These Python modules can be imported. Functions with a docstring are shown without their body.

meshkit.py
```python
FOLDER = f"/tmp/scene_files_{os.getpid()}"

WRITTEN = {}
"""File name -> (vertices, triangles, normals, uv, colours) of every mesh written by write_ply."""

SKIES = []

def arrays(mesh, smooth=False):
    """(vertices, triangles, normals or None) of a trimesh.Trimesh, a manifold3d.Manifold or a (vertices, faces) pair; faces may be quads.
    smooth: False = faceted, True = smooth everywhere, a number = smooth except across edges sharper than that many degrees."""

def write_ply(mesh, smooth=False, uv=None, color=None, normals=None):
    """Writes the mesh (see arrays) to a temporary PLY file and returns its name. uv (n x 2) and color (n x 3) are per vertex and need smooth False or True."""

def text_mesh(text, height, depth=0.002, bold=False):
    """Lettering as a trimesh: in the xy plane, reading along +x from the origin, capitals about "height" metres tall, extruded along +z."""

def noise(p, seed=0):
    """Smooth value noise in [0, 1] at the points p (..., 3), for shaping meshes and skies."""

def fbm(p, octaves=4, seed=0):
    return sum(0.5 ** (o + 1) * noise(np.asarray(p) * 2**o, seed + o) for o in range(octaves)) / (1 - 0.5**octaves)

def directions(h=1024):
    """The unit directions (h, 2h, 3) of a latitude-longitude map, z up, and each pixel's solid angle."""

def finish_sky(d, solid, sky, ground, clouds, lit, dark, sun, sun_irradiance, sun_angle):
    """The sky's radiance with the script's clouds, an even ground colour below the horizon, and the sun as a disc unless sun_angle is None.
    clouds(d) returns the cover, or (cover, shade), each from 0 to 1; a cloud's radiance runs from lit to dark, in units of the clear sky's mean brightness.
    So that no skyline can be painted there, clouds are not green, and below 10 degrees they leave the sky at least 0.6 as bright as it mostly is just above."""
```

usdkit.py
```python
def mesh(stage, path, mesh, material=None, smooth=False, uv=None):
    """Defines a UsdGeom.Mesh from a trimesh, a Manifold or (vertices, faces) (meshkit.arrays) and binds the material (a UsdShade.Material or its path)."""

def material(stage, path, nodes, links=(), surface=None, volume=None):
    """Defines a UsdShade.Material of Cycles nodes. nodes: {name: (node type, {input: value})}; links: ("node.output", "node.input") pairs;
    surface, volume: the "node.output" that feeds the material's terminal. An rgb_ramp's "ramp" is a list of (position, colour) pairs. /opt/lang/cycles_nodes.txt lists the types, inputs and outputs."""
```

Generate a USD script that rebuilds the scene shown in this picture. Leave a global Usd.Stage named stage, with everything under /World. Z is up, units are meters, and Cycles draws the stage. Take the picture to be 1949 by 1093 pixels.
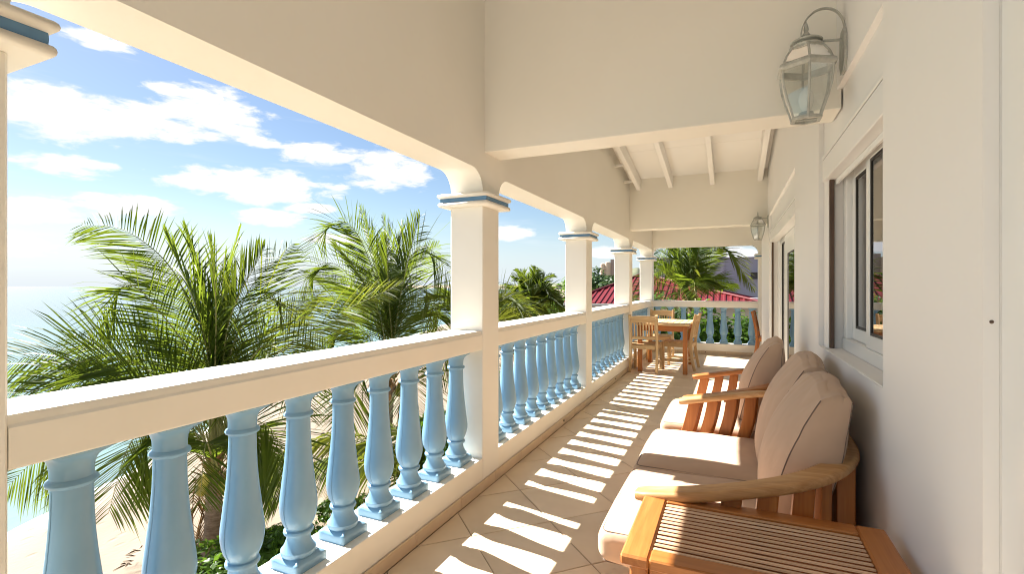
import math, random
import numpy as np
import trimesh
import shapely.geometry as sg
import shapely.affinity as sa
import manifold3d as mf
import usdkit, meshkit
from pxr import Usd, UsdGeom, UsdLux, UsdShade, Gf, Sdf, Vt

stage = Usd.Stage.CreateInMemory()
UsdGeom.SetStageUpAxis(stage, 'Z')
UsdGeom.SetStageMetersPerUnit(stage, 1.0)
UsdGeom.Xform.Define(stage, '/World')
UsdGeom.Scope.Define(stage, '/World/Looks')
RNG = np.random.default_rng(7)
PI = math.pi

# ------------------------------------------------------------------ camera, sky, sun, exposure
YAW = math.radians(24.0)
cam = UsdGeom.Camera.Define(stage, '/World/camera')
cs, sn = math.cos(YAW), math.sin(YAW)
cam.AddTransformOp().Set(Gf.Matrix4d(cs, sn, 0, 0, 0, 0, 1, 0, sn, -cs, 0, 0, 0, 0, 1.30, 1))
cam.CreateHorizontalApertureAttr(36.0)
cam.CreateVerticalApertureAttr(36.0 * 575 / 1024)
cam.CreateFocalLengthAttr(36.0 * 937 / 1949)
cam.CreateVerticalApertureOffsetAttr(-0.028)
cam.CreateClippingRangeAttr(Gf.Vec2f(0.02, 60000))
cam.CreateExposureAttr(2.04)

TO_SUN = np.array([-1.03, 0.197, 1.0]); TO_SUN /= np.linalg.norm(TO_SUN)
SUN_EL = math.asin(TO_SUN[2]); SUN_ROT = math.atan2(TO_SUN[0], TO_SUN[1])
sun = UsdLux.DistantLight.Define(stage, '/World/sun')
sun.CreateIntensityAttr(1.25); sun.CreateAngleAttr(0.5); sun.CreateNormalizeAttr(True)
sun.CreateColorAttr(Gf.Vec3f(1.0, 0.965, 0.90))
zax = TO_SUN; xax = np.cross([0, 0, 1.0], zax); xax /= np.linalg.norm(xax); yax = np.cross(zax, xax)
sun.AddTransformOp().Set(Gf.Matrix4d(*xax, 0, *yax, 0, *zax, 0, 0, 0, 30, 1))

# clouds: banks lying where the sky over the sea carries them (azimuth, elevation, half sizes in degrees), broken up by noise
CLOUDS = [(-66.7, 14.5, 5.0, 2.3), (-61.7, 14.9, 6.4, 1.9), (-55.5, 16.7, 5.2, 2.5), (-69.5, 14.4, 3.2, 1.8), (-58.9, 18.1, 1.6, 0.7),
          (-64.1, 21.0, 2.6, 0.8), (-66.2, 10.3, 3.4, 1.0), (-54.6, 10.9, 3.0, 1.0), (-51.3, 10.2, 8.0, 1.8), (-45.2, 14.1, 4.4, 1.2),
          (-38.0, 12.8, 4.6, 2.3), (-51.3, 14.6, 2.4, 0.6), (-68.0, 6.4, 3.0, 1.2), (-62.1, 7.3, 4.2, 1.1), (-50.1, 7.1, 3.8, 0.9),
          (-23.7, 6.1, 2.6, 0.9), (-46.3, 8.4, 3.1, 0.6), (-70.0, 3.4, 3.0, 1.0), (-43.6, 5.2, 3.0, 0.8), (0.4, 3.3, 3.2, 0.9), (-13.4, 3.9, 2.0, 0.7),
          (-80.0, 13.0, 6.0, 2.0), (-95.0, 17.0, 8.0, 2.6), (20.0, 10.0, 7.0, 2.0), (-120.0, 12.0, 9.0, 2.2), (60.0, 14.0, 8.0, 2.4), (120.0, 11.0, 9.0, 2.0), (170.0, 15.0, 8.0, 2.5)]
nodes = {
    'tc': ('texture_coordinate', {}), 'nv': ('vector_math', {'math_type': 'normalize'}), 'sp': ('separate_xyz', {}),
    'az0': ('math', {'math_type': 'arctan2'}), 'az': ('math', {'math_type': 'degrees'}),
    'el0': ('math', {'math_type': 'arcsine'}), 'el': ('math', {'math_type': 'degrees'}), 'q': ('combine_xyz', {}),
    'sky': ('sky_texture', {'sky_type': 'single_scattering', 'sun_disc': False, 'sun_elevation': SUN_EL, 'sun_rotation': SUN_ROT,
                            'altitude': 5.0, 'air_density': 1.0, 'aerosol_density': 0.35, 'ozone_density': 1.6}),
    'nm': ('vector_math', {'math_type': 'multiply', 'vector2': (0.34, 0.95, 1.0)}),
    'n1': ('noise_texture', {'dimensions': '3D', 'scale': 1.0, 'detail': 7.0, 'roughness': 0.58, 'distortion': 0.25}),
    'nm2': ('vector_math', {'math_type': 'multiply', 'vector2': (0.06, 0.5, 1.0)}),
    'n2': ('noise_texture', {'dimensions': '3D', 'scale': 1.0, 'detail': 5.0, 'roughness': 0.6}),
    'hz': ('map_range', {'range_type': 'smoothstep', 'from_min': 8.0, 'from_max': -0.5, 'to_min': 0.0, 'to_max': 0.9, 'clamp': True}),
    'hm': ('mix_color', {'b': (3.7, 4.25, 4.85), 'use_clamp': False}), 'sat': ('hsv', {'saturation': 1.03, 'value': 0.65}),
    'na': ('math', {'math_type': 'multiply_add', 'value2': 3.7, 'value3': -1.60}),
}
links = [('tc.generated', 'nv.vector1'), ('nv.vector', 'sp.vector'), ('sp.x', 'az0.value1'), ('sp.y', 'az0.value2'), ('az0.value', 'az.value1'),
         ('sp.z', 'el0.value1'), ('el0.value', 'el.value1'), ('az.value', 'q.x'), ('el.value', 'q.y'), ('nv.vector', 'sky.vector'),
         ('q.vector', 'nm.vector1'), ('nm.vector', 'n1.vector'), ('q.vector', 'nm2.vector1'), ('nm2.vector', 'n2.vector'), ('n1.fac', 'na.value1')]
last = None
for i, (a, e, wa, we) in enumerate(CLOUDS):
    nodes[f's{i}'] = ('vector_math', {'math_type': 'subtract', 'vector2': (a, e, 0)})
    nodes[f'm{i}'] = ('vector_math', {'math_type': 'multiply', 'vector2': (1 / wa, 1 / we, 0)})
    nodes[f'd{i}'] = ('vector_math', {'math_type': 'dot_product'})
    nodes[f'o{i}'] = ('math', {'math_type': 'subtract', 'value1': 1.0})
    links += [('q.vector', f's{i}.vector1'), (f's{i}.vector', f'm{i}.vector1'), (f'm{i}.vector', f'd{i}.vector1'), (f'm{i}.vector', f'd{i}.vector2'),
              (f'd{i}.value', f'o{i}.value2')]
    if last:
        nodes[f'x{i}'] = ('math', {'math_type': 'smoothmax', 'value3': 0.3})
        links += [(last, f'x{i}.value1'), (f'o{i}.value', f'x{i}.value2')]
        last = f'x{i}.value'
    else:
        last = f'o{i}.value'
nodes['floor'] = ('math', {'math_type': 'maximum', 'value2': -1.6})
nodes['sum'] = ('math', {'math_type': 'add'})
nodes['cov'] = ('map_range', {'range_type': 'smoothstep', 'from_min': 0.0, 'from_max': 0.95, 'to_min': 0.0, 'to_max': 1.0, 'clamp': True})
nodes['wisp'] = ('map_range', {'range_type': 'smoothstep', 'from_min': 0.52, 'from_max': 0.82, 'to_min': 0.0, 'to_max': 0.35, 'clamp': True})
nodes['cmax'] = ('math', {'math_type': 'maximum'})
nodes['mixc'] = ('mix_color', {'b': (5.5, 5.5, 5.65), 'use_clamp': False})
nodes['bg'] = ('background_shader', {'strength': 0.05})
links += [(last, 'floor.value1'), ('floor.value', 'sum.value1'), ('na.value', 'sum.value2'), ('sum.value', 'cov.value'), ('n2.fac', 'wisp.value'),
          ('cov.result', 'cmax.value1'), ('wisp.result', 'cmax.value2'), ('cmax.value', 'mixc.fac'), ('sky.color', 'sat.color'), ('sat.color', 'hm.a'), ('el.value', 'hz.value'), ('hz.result', 'hm.fac'), ('hm.result', 'mixc.a'), ('mixc.result', 'bg.color')]
sky_mat = usdkit.material(stage, '/World/Looks/sky', nodes, links, surface='bg.background')
dome = UsdLux.DomeLight.Define(stage, '/World/sky')
dome.CreateIntensityAttr(1.0)
UsdShade.MaterialBindingAPI.Apply(dome.GetPrim()).Bind(sky_mat)
dome.GetPrim().SetCustomDataByKey('kind', 'structure')
dome.GetPrim().SetCustomDataByKey('label', 'blue sky with white cumulus clouds over the sea')
# ------------------------------------------------------------------ materials
def mat(name, nodes, links, surface='p.BSDF', volume=None):
    return usdkit.material(stage, '/World/Looks/' + name, nodes, links, surface=surface, volume=volume)

def mottled(name, c1, c2, scale=3.0, rough=0.6, bump=0.15, bump_scale=120.0, bump_dist=0.002, spec=0.4, rand=0.0, detail=5.0, stretch=(1, 1, 1), space='object', trowel=0.0):
    """Two close tones in a noise, and a fine relief."""
    n = {'tc': ('texture_coordinate', {}), 'mp': ('mapping', {'scale': stretch}),
         'n': ('noise_texture', {'scale': scale, 'detail': detail, 'roughness': 0.6}),
         'r': ('rgb_ramp', {'ramp': [(0.3, c1), (0.7, c2)]}),
         'nb': ('noise_texture', {'scale': bump_scale, 'detail': 4.0, 'roughness': 0.6}),
         'b': ('bump', {'strength': bump, 'distance': bump_dist}),
         'p': ('principled_bsdf', {'roughness': rough, 'specular_ior_level': spec})}
    if trowel:
        n['nt'] = ('noise_texture', {'scale': 5.0, 'detail': 3.0, 'distortion': 1.0}); n['bt'] = ('bump', {'strength': 0.35, 'distance': trowel})
    l = [('tc.' + space, 'mp.vector'), ('mp.vector', 'n.vector'), ('n.fac', 'r.fac'), ('tc.' + space, 'nb.vector'), ('nb.fac', 'b.height'), ('b.normal', 'p.normal')]
    if trowel: l += [('tc.' + space, 'nt.vector'), ('nt.fac', 'bt.height'), ('bt.normal', 'b.normal')]
    if rand:
        n['oi'] = ('object_info', {})
        n['mr'] = ('map_range', {'from_min': 0.0, 'from_max': 1.0, 'to_min': 1 - rand, 'to_max': 1 + rand})
        n['h'] = ('hsv', {})
        l += [('oi.random', 'mr.value'), ('mr.result', 'h.value'), ('r.color', 'h.color'), ('h.color', 'p.base_color')]
    else:
        l += [('r.color', 'p.base_color')]
    return mat(name, n, l)

def wood(name, c_dark, c_mid, c_light, axis=0, rough=0.45, coat=0.0, grain=60.0, rand=0.12, side=None):
    st = [grain, grain, grain]; st[axis] = grain * 0.05
    st2 = [9.0, 9.0, 9.0]; st2[axis] = 0.9
    n = {'tc': ('texture_coordinate', {}), 'oi': ('object_info', {}),
         'of': ('vector_math', {'math_type': 'scale', 'vector1': (13.0, 7.0, 5.0)}), 'ad': ('vector_math', {'math_type': 'add'}),
         'm1': ('mapping', {'scale': st}), 'm2': ('mapping', {'scale': st2}),
         'n1': ('noise_texture', {'scale': 1.0, 'detail': 6.0, 'roughness': 0.65, 'distortion': 0.4}),
         'n2': ('noise_texture', {'scale': 1.0, 'detail': 4.0, 'roughness': 0.5, 'distortion': 0.8}),
         'mx': ('mix_float', {'fac': 0.5}),
         'r': ('rgb_ramp', {'ramp': [(0.34, c_dark), (0.5, c_mid), (0.66, c_light)]}),
         'mr': ('map_range', {'from_min': 0.0, 'from_max': 1.0, 'to_min': 1 - rand, 'to_max': 1 + rand}), 'h': ('hsv', {}),
         'b': ('bump', {'strength': 0.25, 'distance': 0.0012}),
         'p': ('principled_bsdf', {'roughness': rough, 'coat_weight': coat, 'coat_roughness': 0.25, 'specular_ior_level': 0.4})}
    l = [('oi.random', 'of.scale'), ('tc.object', 'ad.vector1'), ('of.vector', 'ad.vector2'), ('ad.vector', 'm1.vector'), ('ad.vector', 'm2.vector'),
         ('m1.vector', 'n1.vector'), ('m2.vector', 'n2.vector'), ('n1.fac', 'mx.a'), ('n2.fac', 'mx.b'), ('mx.result', 'r.fac'),
         ('oi.random', 'mr.value'), ('mr.result', 'h.value'), ('r.color', 'h.color'), ('h.color', 'p.base_color'), ('n1.fac', 'b.height'), ('b.normal', 'p.normal')]
    if side:                                            # only the upper faces have bleached
        n.update({'ge': ('geometry', {}), 'sx': ('separate_xyz', {}), 'up': ('map_range', {'range_type': 'smoothstep', 'from_min': 0.3, 'from_max': 0.75, 'to_min': 0.0, 'to_max': 1.0, 'clamp': True}), 'ms': ('mix_color', {'a': side})})
        l.remove(('h.color', 'p.base_color')); l += [('ge.true_normal', 'sx.vector'), ('sx.z', 'up.value'), ('up.result', 'ms.fac'), ('h.color', 'ms.b'), ('ms.result', 'p.base_color')]
    return mat(name, n, l)

def leafy(name, c1, c2, c3, trans=0.4, rough=0.4, scale=1.5, tc=(0.25, 0.42, 0.05), rand=0.25):
    n = {'g': ('geometry', {}), 'n': ('noise_texture', {'scale': scale, 'detail': 3.0}), 'oi': ('object_info', {}),
         'is': ('map_range', {'from_min': 0.0, 'from_max': 1.0, 'to_min': -0.18, 'to_max': 0.18}), 'ad': ('math', {'math_type': 'add'}),
         'r': ('rgb_ramp', {'ramp': [(0.25, c1), (0.5, c2), (0.75, c3)]}),
         'mr': ('map_range', {'from_min': 0.0, 'from_max': 1.0, 'to_min': 1 - rand, 'to_max': 1 + rand}), 'h': ('hsv', {}),
         'p': ('principled_bsdf', {'roughness': rough, 'specular_ior_level': 0.15}),
         't': ('translucent_bsdf', {'color': tc}), 'm': ('mix_closure', {'fac': trans})}
    l = [('g.position', 'n.vector'), ('g.random_per_island', 'is.value'), ('is.result', 'ad.value1'), ('n.fac', 'ad.value2'), ('ad.value', 'r.fac'),
         ('oi.random', 'mr.value'), ('mr.result', 'h.value'), ('r.color', 'h.color'), ('h.color', 'p.base_color'),
         ('p.BSDF', 'm.closure1'), ('t.BSDF', 'm.closure2')]
    return mat(name, n, l, surface='m.closure')

def glass(name, tint=(0.9, 0.95, 0.95), rough=0.0, ior=1.6, boost=0.0):
    n = {'f': ('fresnel', {'IOR': ior}), 't': ('transparent_bsdf', {'color': tint}), 'g': ('glossy_bsdf', {'color': (1, 1, 1), 'roughness': rough}), 'm': ('mix_closure', {})}
    l = [('t.BSDF', 'm.closure1'), ('g.BSDF', 'm.closure2')]
    if boost:
        n['a'] = ('math', {'math_type': 'add', 'value2': boost, 'use_clamp': True}); l += [('f.fac', 'a.value1'), ('a.value', 'm.fac')]
    else:
        l += [('f.fac', 'm.fac')]
    return mat(name, n, l, surface='m.closure')

WHITE = mottled('cream_paint', (0.815, 0.785, 0.70), (0.84, 0.81, 0.735), scale=1.3, rough=0.55, bump=0.18, bump_scale=90, bump_dist=0.002, trowel=0.007)
RAILW = mottled('rail_paint', (0.81, 0.765, 0.66), (0.84, 0.80, 0.71), scale=2.0, rough=0.42, bump=0.2, bump_scale=60, bump_dist=0.002)
WALLW = mottled('wall_paint', (0.82, 0.805, 0.78), (0.84, 0.825, 0.805), scale=0.9, rough=0.5, bump=0.14, bump_scale=70, bump_dist=0.002, trowel=0.006)
CEILW = mottled('ceiling_paint', (0.83, 0.81, 0.775), (0.85, 0.83, 0.80), scale=2.0, rough=0.5, bump=0.12, bump_scale=60, rand=0.02)
BLUE = mottled('blue_paint', (0.20, 0.37, 0.53), (0.23, 0.41, 0.57), scale=5.0, rough=0.3, bump=0.3, bump_scale=45, bump_dist=0.003, rand=0.04, spec=0.5)
BAND = mottled('band_blue_paint', (0.10, 0.22, 0.36), (0.13, 0.26, 0.41), scale=6.0, rough=0.45, bump=0.1)
TILE = mottled('floor_tile_ceramic', (0.67, 0.53, 0.37), (0.76, 0.625, 0.46), scale=3.2, rough=0.38, bump=0.1, bump_scale=55, bump_dist=0.0012, rand=0.065, spec=0.4, detail=8)
SKIRT = mottled('skirting_ceramic', (0.55, 0.42, 0.28), (0.63, 0.50, 0.35), scale=4, rough=0.4, bump=0.08, rand=0.04)
GROUT = mottled('grout', (0.30, 0.22, 0.145), (0.40, 0.30, 0.205), scale=20, rough=0.9, bump=0.3)
TEAK = [wood('teak_' + 'xyz'[a], (0.29, 0.088, 0.016), (0.38, 0.130, 0.027), (0.47, 0.185, 0.046), axis=a, coat=0.15) for a in range(3)]
OLDTEAK = [wood('weathered_teak_' + 'xyz'[a], (0.47, 0.285, 0.13), (0.60, 0.40, 0.20), (0.69, 0.50, 0.29), axis=a, rough=0.55) for a in range(3)]
PALESLAT = wood('sun_bleached_slat', (0.48, 0.29, 0.16), (0.60, 0.39, 0.24), (0.68, 0.48, 0.32), axis=0, rough=0.5, grain=70, side=(0.20, 0.065, 0.022))
ARMWOOD = wood('worn_arm_teak', (0.36, 0.16, 0.05), (0.53, 0.285, 0.11), (0.66, 0.42, 0.21), axis=0, rough=0.48)

def fabric(name, c):
    n = {'tc': ('texture_coordinate', {}), 'w1': ('wave_texture', {'wave_type': 'bands', 'bands_direction': 'x', 'scale': 260.0, 'distortion': 0.6, 'detail': 1.0}),
         'w2': ('wave_texture', {'wave_type': 'bands', 'bands_direction': 'z', 'scale': 260.0, 'distortion': 0.6, 'detail': 1.0}),
         'mx': ('math', {'math_type': 'add'}), 'n': ('noise_texture', {'scale': 7.0, 'detail': 6.0, 'roughness': 0.6}),
         'r': ('rgb_ramp', {'ramp': [(0.3, tuple(x * 0.93 for x in c)), (0.7, tuple(min(1, x * 1.05) for x in c))]}),
         'nb': ('noise_texture', {'scale': 14.0, 'detail': 3.0}), 'b0': ('bump', {'strength': 0.25, 'distance': 0.012}),
         'b': ('bump', {'strength': 0.12, 'distance': 0.0008}),
         'p': ('principled_bsdf', {'roughness': 0.85, 'specular_ior_level': 0.2, 'sheen_weight': 0.15, 'sheen_roughness': 0.5})}
    l = [('tc.object', 'w1.vector'), ('tc.object', 'w2.vector'), ('w1.fac', 'mx.value1'), ('w2.fac', 'mx.value2'), ('tc.object', 'n.vector'), ('n.fac', 'r.fac'),
         ('r.color', 'p.base_color'), ('tc.object', 'nb.vector'), ('nb.fac', 'b0.height'), ('mx.value', 'b.height'), ('b0.normal', 'b.normal'), ('b.normal', 'p.normal')]
    return mat(name, n, l)
CUSH = fabric('taupe_canvas', (0.56, 0.39, 0.27))
PIPING = mottled('dark_piping', (0.18, 0.13, 0.10), (0.22, 0.165, 0.13), rough=0.9)
METAL = mottled('weathered_lantern_metal', (0.36, 0.36, 0.32), (0.52, 0.52, 0.475), scale=28, rough=0.5, bump=0.5, bump_scale=150, bump_dist=0.002)
ALU = mottled('white_aluminium', (0.80, 0.80, 0.78), (0.83, 0.83, 0.81), scale=3, rough=0.3, bump=0.02)
SHUT = mottled('shutter_box_white', (0.79, 0.785, 0.765), (0.82, 0.815, 0.80), scale=3, rough=0.35, bump=0.03)
DARK = mottled('dark_rubber', (0.03, 0.027, 0.025), (0.05, 0.045, 0.04), rough=0.5)
BROWN = mottled('brown_guide', (0.09, 0.055, 0.04), (0.12, 0.075, 0.05), rough=0.4)
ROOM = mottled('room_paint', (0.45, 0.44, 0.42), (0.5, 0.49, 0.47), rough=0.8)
PANE = glass('window_pane', (0.55, 0.58, 0.60), 0.0, 1.55, 0.12)
LPANE = glass('lantern_pane', (0.93, 0.95, 0.94), 0.05, 1.45, 0.08)
BULB = mottled('frosted_bulb', (0.70, 0.665, 0.60), (0.74, 0.705, 0.64), rough=0.25)
FROND = leafy('palm_leaf', (0.019, 0.038, 0.007), (0.046, 0.078, 0.012), (0.105, 0.135, 0.022), trans=0.40, rough=0.5, tc=(0.215, 0.285, 0.022))
FROND2 = leafy('yellow_palm_leaf', (0.035, 0.055, 0.008), (0.085, 0.11, 0.015), (0.16, 0.165, 0.03), trans=0.38, rough=0.55, tc=(0.25, 0.275, 0.028))
DRYLEAF = leafy('dry_palm_leaf', (0.12, 0.065, 0.025), (0.20, 0.12, 0.05), (0.30, 0.20, 0.09), trans=0.25, rough=0.8, tc=(0.25, 0.14, 0.05))
RACHIS = mottled('palm_rachis', (0.16, 0.17, 0.05), (0.26, 0.24, 0.09), scale=6, rough=0.5)
TRUNK = mottled('palm_trunk', (0.13, 0.085, 0.055), (0.28, 0.20, 0.14), scale=9, rough=0.9, bump=0.8, bump_scale=30, bump_dist=0.02, stretch=(1, 1, 3))
DRY = mottled('dry_palm_sheath', (0.22, 0.12, 0.05), (0.36, 0.22, 0.10), scale=9, rough=0.9)
NUT = mottled('green_coconut', (0.20, 0.24, 0.04), (0.42, 0.30, 0.06), scale=3, rough=0.4, rand=0.3)
SHRUB = leafy('shrub_leaf', (0.035, 0.08, 0.010), (0.07, 0.14, 0.016), (0.12, 0.20, 0.03), trans=0.32, rough=0.4, scale=2.5, tc=(0.18, 0.32, 0.03))
HEDGE = leafy('hedge_leaf', (0.03, 0.06, 0.015), (0.06, 0.11, 0.028), (0.10, 0.17, 0.05), trans=0.3, rough=0.45, scale=1.5, tc=(0.18, 0.30, 0.05))
FARLEAF = leafy('far_leaf', (0.025, 0.05, 0.02), (0.045, 0.08, 0.03), (0.07, 0.11, 0.04), trans=0.2, scale=0.1, tc=(0.12, 0.2, 0.05))
REDROOF = mottled('red_roof_metal', (0.13, 0.011, 0.013), (0.16, 0.015, 0.018), scale=1.5, rough=0.42, bump=0.05)
FASCIA = mottled('grey_render', (0.42, 0.40, 0.38), (0.48, 0.46, 0.43), rough=0.8, scale=1)
LAVENDER = mottled('lavender_render', (0.29, 0.285, 0.325), (0.315, 0.31, 0.35), rough=0.8, scale=0.5)
LAVENDER2 = mottled('mauve_render', (0.27, 0.25, 0.285), (0.295, 0.275, 0.31), rough=0.8, scale=0.5)
SANDSTONE = mottled('hotel_render', (0.50, 0.40, 0.29), (0.56, 0.45, 0.33), rough=0.8, scale=0.05)
SANDSTONE2 = mottled('hotel_dark_render', (0.32, 0.26, 0.21), (0.36, 0.29, 0.24), rough=0.8, scale=0.05)
HILL = mottled('hill_scrub', (0.05, 0.075, 0.03), (0.16, 0.16, 0.10), rough=1.0, scale=0.03, bump=0.0)
TOWN = mottled('town_render', (0.50, 0.47, 0.43), (0.68, 0.65, 0.60), rough=0.9, scale=0.05, rand=0.2)
HULL = mottled('boat_paint', (0.55, 0.57, 0.6), (0.65, 0.67, 0.7), rough=0.4)
FOAM = mottled('foam_white', (0.78, 0.78, 0.76), (0.86, 0.86, 0.84), rough=0.8, scale=3)
WEED = mottled('wrack', (0.07, 0.045, 0.025), (0.14, 0.09, 0.05), rough=0.9)

# ------------------------------------------------------------------ prims
USED = {}
def numbered(base, parent):
    key = (parent, base); k = USED.get(key, 0); USED[key] = k + 1
    return f'{parent}/{base}' + (f'_{k:03d}' if k else '')
def keys(prim, label=None, cat=None, group=None, kind=None):
    for k, v in (('label', label), ('category', cat), ('group', group), ('kind', kind)):
        if v: prim.SetCustomDataByKey(k, v)
    return prim
ORIG = {}
def thing(name, label, cat, loc=(0, 0, 0), rz=0.0, group=None, kind=None):
    path = numbered(name, '/World')
    x = UsdGeom.Xform.Define(stage, path); x.AddTranslateOp().Set(Gf.Vec3d(*map(float, loc)))
    if rz: x.AddRotateZOp().Set(float(rz))
    ORIG[path] = np.array(loc, float)
    return keys(x.GetPrim(), label, cat, group, kind)
def part(parent, name, mesh, m, smooth=30, world=False, label=None, kind=None):
    """A mesh under a thing or part. world: the mesh is given in world coordinates of an unrotated thing."""
    pp = '/World' if parent is None else str(parent.GetPath())
    path = numbered(name, pp)
    if world and parent is not None:
        root = '/'.join(pp.split('/')[:3]); v, f = vf(mesh); mesh = (v - ORIG[root], f)
    elif isinstance(mesh, MB): mesh = mesh.get()
    p = usdkit.mesh(stage, path, mesh, m, smooth=smooth).GetPrim()
    return keys(p, label, None, None, kind)
def solo(name, mesh, m, label=None, cat=None, group=None, kind=None, smooth=30):
    path = numbered(name, '/World')
    if isinstance(mesh, MB): mesh = mesh.get()
    return keys(usdkit.mesh(stage, path, mesh, m, smooth=smooth).GetPrim(), label, cat, group, kind)
def copy_of(src, loc, rz=0.0, label=None, cat=None, group=None):
    path = numbered(src.GetName().rstrip('0123456789').rstrip('_'), '/World')
    x = UsdGeom.Xform.Define(stage, path)
    x.GetPrim().GetReferences().AddInternalReference(src.GetPath())
    x.MakeMatrixXform().Set(Gf.Matrix4d().SetRotate(Gf.Rotation(Gf.Vec3d(0, 0, 1), float(rz))).SetTranslateOnly(Gf.Vec3d(*map(float, loc))))
    x.GetPrim().SetInstanceable(True)
    ORIG[path] = np.array(loc, float)
    return keys(x.GetPrim(), label, cat, group)

# ------------------------------------------------------------------ mesh helpers
def vf(mesh):
    if isinstance(mesh, MB): mesh = mesh.get()
    v, f, _ = meshkit.arrays(mesh, False); return v, f
class MB:
    def __init__(self): self.v, self.f, self.n = [], [], 0
    def add(self, mesh):
        v, f = mesh if isinstance(mesh, tuple) else vf(mesh)
        f = np.asarray(f)
        if f.shape[1] == 4: f = np.vstack([f[:, [0, 1, 2]], f[:, [0, 2, 3]]])
        self.v.append(np.asarray(v, float)); self.f.append(f + self.n); self.n += len(v); return self
    def get(self): return np.vstack(self.v), np.vstack(self.f)
def hull(pts):
    h = mf.Manifold.hull_points(np.asarray(pts, float)); return vf(h)
def box(x0, x1, y0, y1, z0, z1, c=0.0):
    lo, hi = np.minimum([x0, y0, z0], [x1, y1, z1]), np.maximum([x0, y0, z0], [x1, y1, z1])
    c = min(c, 0.45 * float(np.min(hi - lo)))
    if c <= 0:
        m = trimesh.creation.box(bounds=[lo, hi]); return np.array(m.vertices), np.array(m.faces)
    pts = []
    for i in np.ndindex(2, 2, 2):
        p = np.where(np.array(i) == 0, lo, hi); d = np.where(np.array(i) == 0, 1, -1) * c
        for k in range(3):
            q = p + d; q[k] = p[k]; pts.append(q)
    return hull(pts)
def extr(poly, a, b, plane='yz'):
    """A shapely polygon in the named plane extruded along the third axis from a to b."""
    out = MB()
    for g in getattr(poly, 'geoms', [poly]):
        m = trimesh.creation.extrude_polygon(g, b - a, engine='earcut'); v, f = np.array(m.vertices), np.array(m.faces)
        if plane == 'yz': v = np.column_stack([v[:, 2] + a, v[:, 0], v[:, 1]])
        elif plane == 'xz': v = np.column_stack([v[:, 0], v[:, 2] + a, v[:, 1]]); f = f[:, ::-1]
        else: v = np.column_stack([v[:, 0], v[:, 1], v[:, 2] + a])
        out.add((v, f))
    return out.get()
def rrect(w, h, r=0.25, n=3):
    r = r * min(w, h); pts = []
    for cx, cy, a0 in ((w/2-r, h/2-r, 0), (-w/2+r, h/2-r, 90), (-w/2+r, -h/2+r, 180), (w/2-r, -h/2+r, 270)):
        for k in range(n + 1):
            a = math.radians(a0 + 90 * k / n); pts.append((cx + r * math.cos(a), cy + r * math.sin(a)))
    return np.array(pts)
def circle(r, n=12):
    a = np.arange(n) * 2 * PI / n; return np.column_stack([r * np.cos(a), r * np.sin(a)])
def spline(pts, n=40):
    """Catmull-Rom through the points."""
    p = np.asarray(pts, float)
    if len(p) == 2: return p[0] + np.linspace(0, 1, n)[:, None] * (p[1] - p[0])
    p = np.vstack([2 * p[0] - p[1], p, 2 * p[-1] - p[-2]]); m = len(p) - 3; t = np.linspace(0, m, n); out = []
    for x in t:
        i = min(int(x), m - 1); u = x - i; a, b, c, d = p[i:i+4]
        out.append(0.5 * (2*b + (c - a) * u + (2*a - 5*b + 4*c - d) * u*u + (3*b - a - 3*c + d) * u**3))
    return np.array(out)
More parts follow.
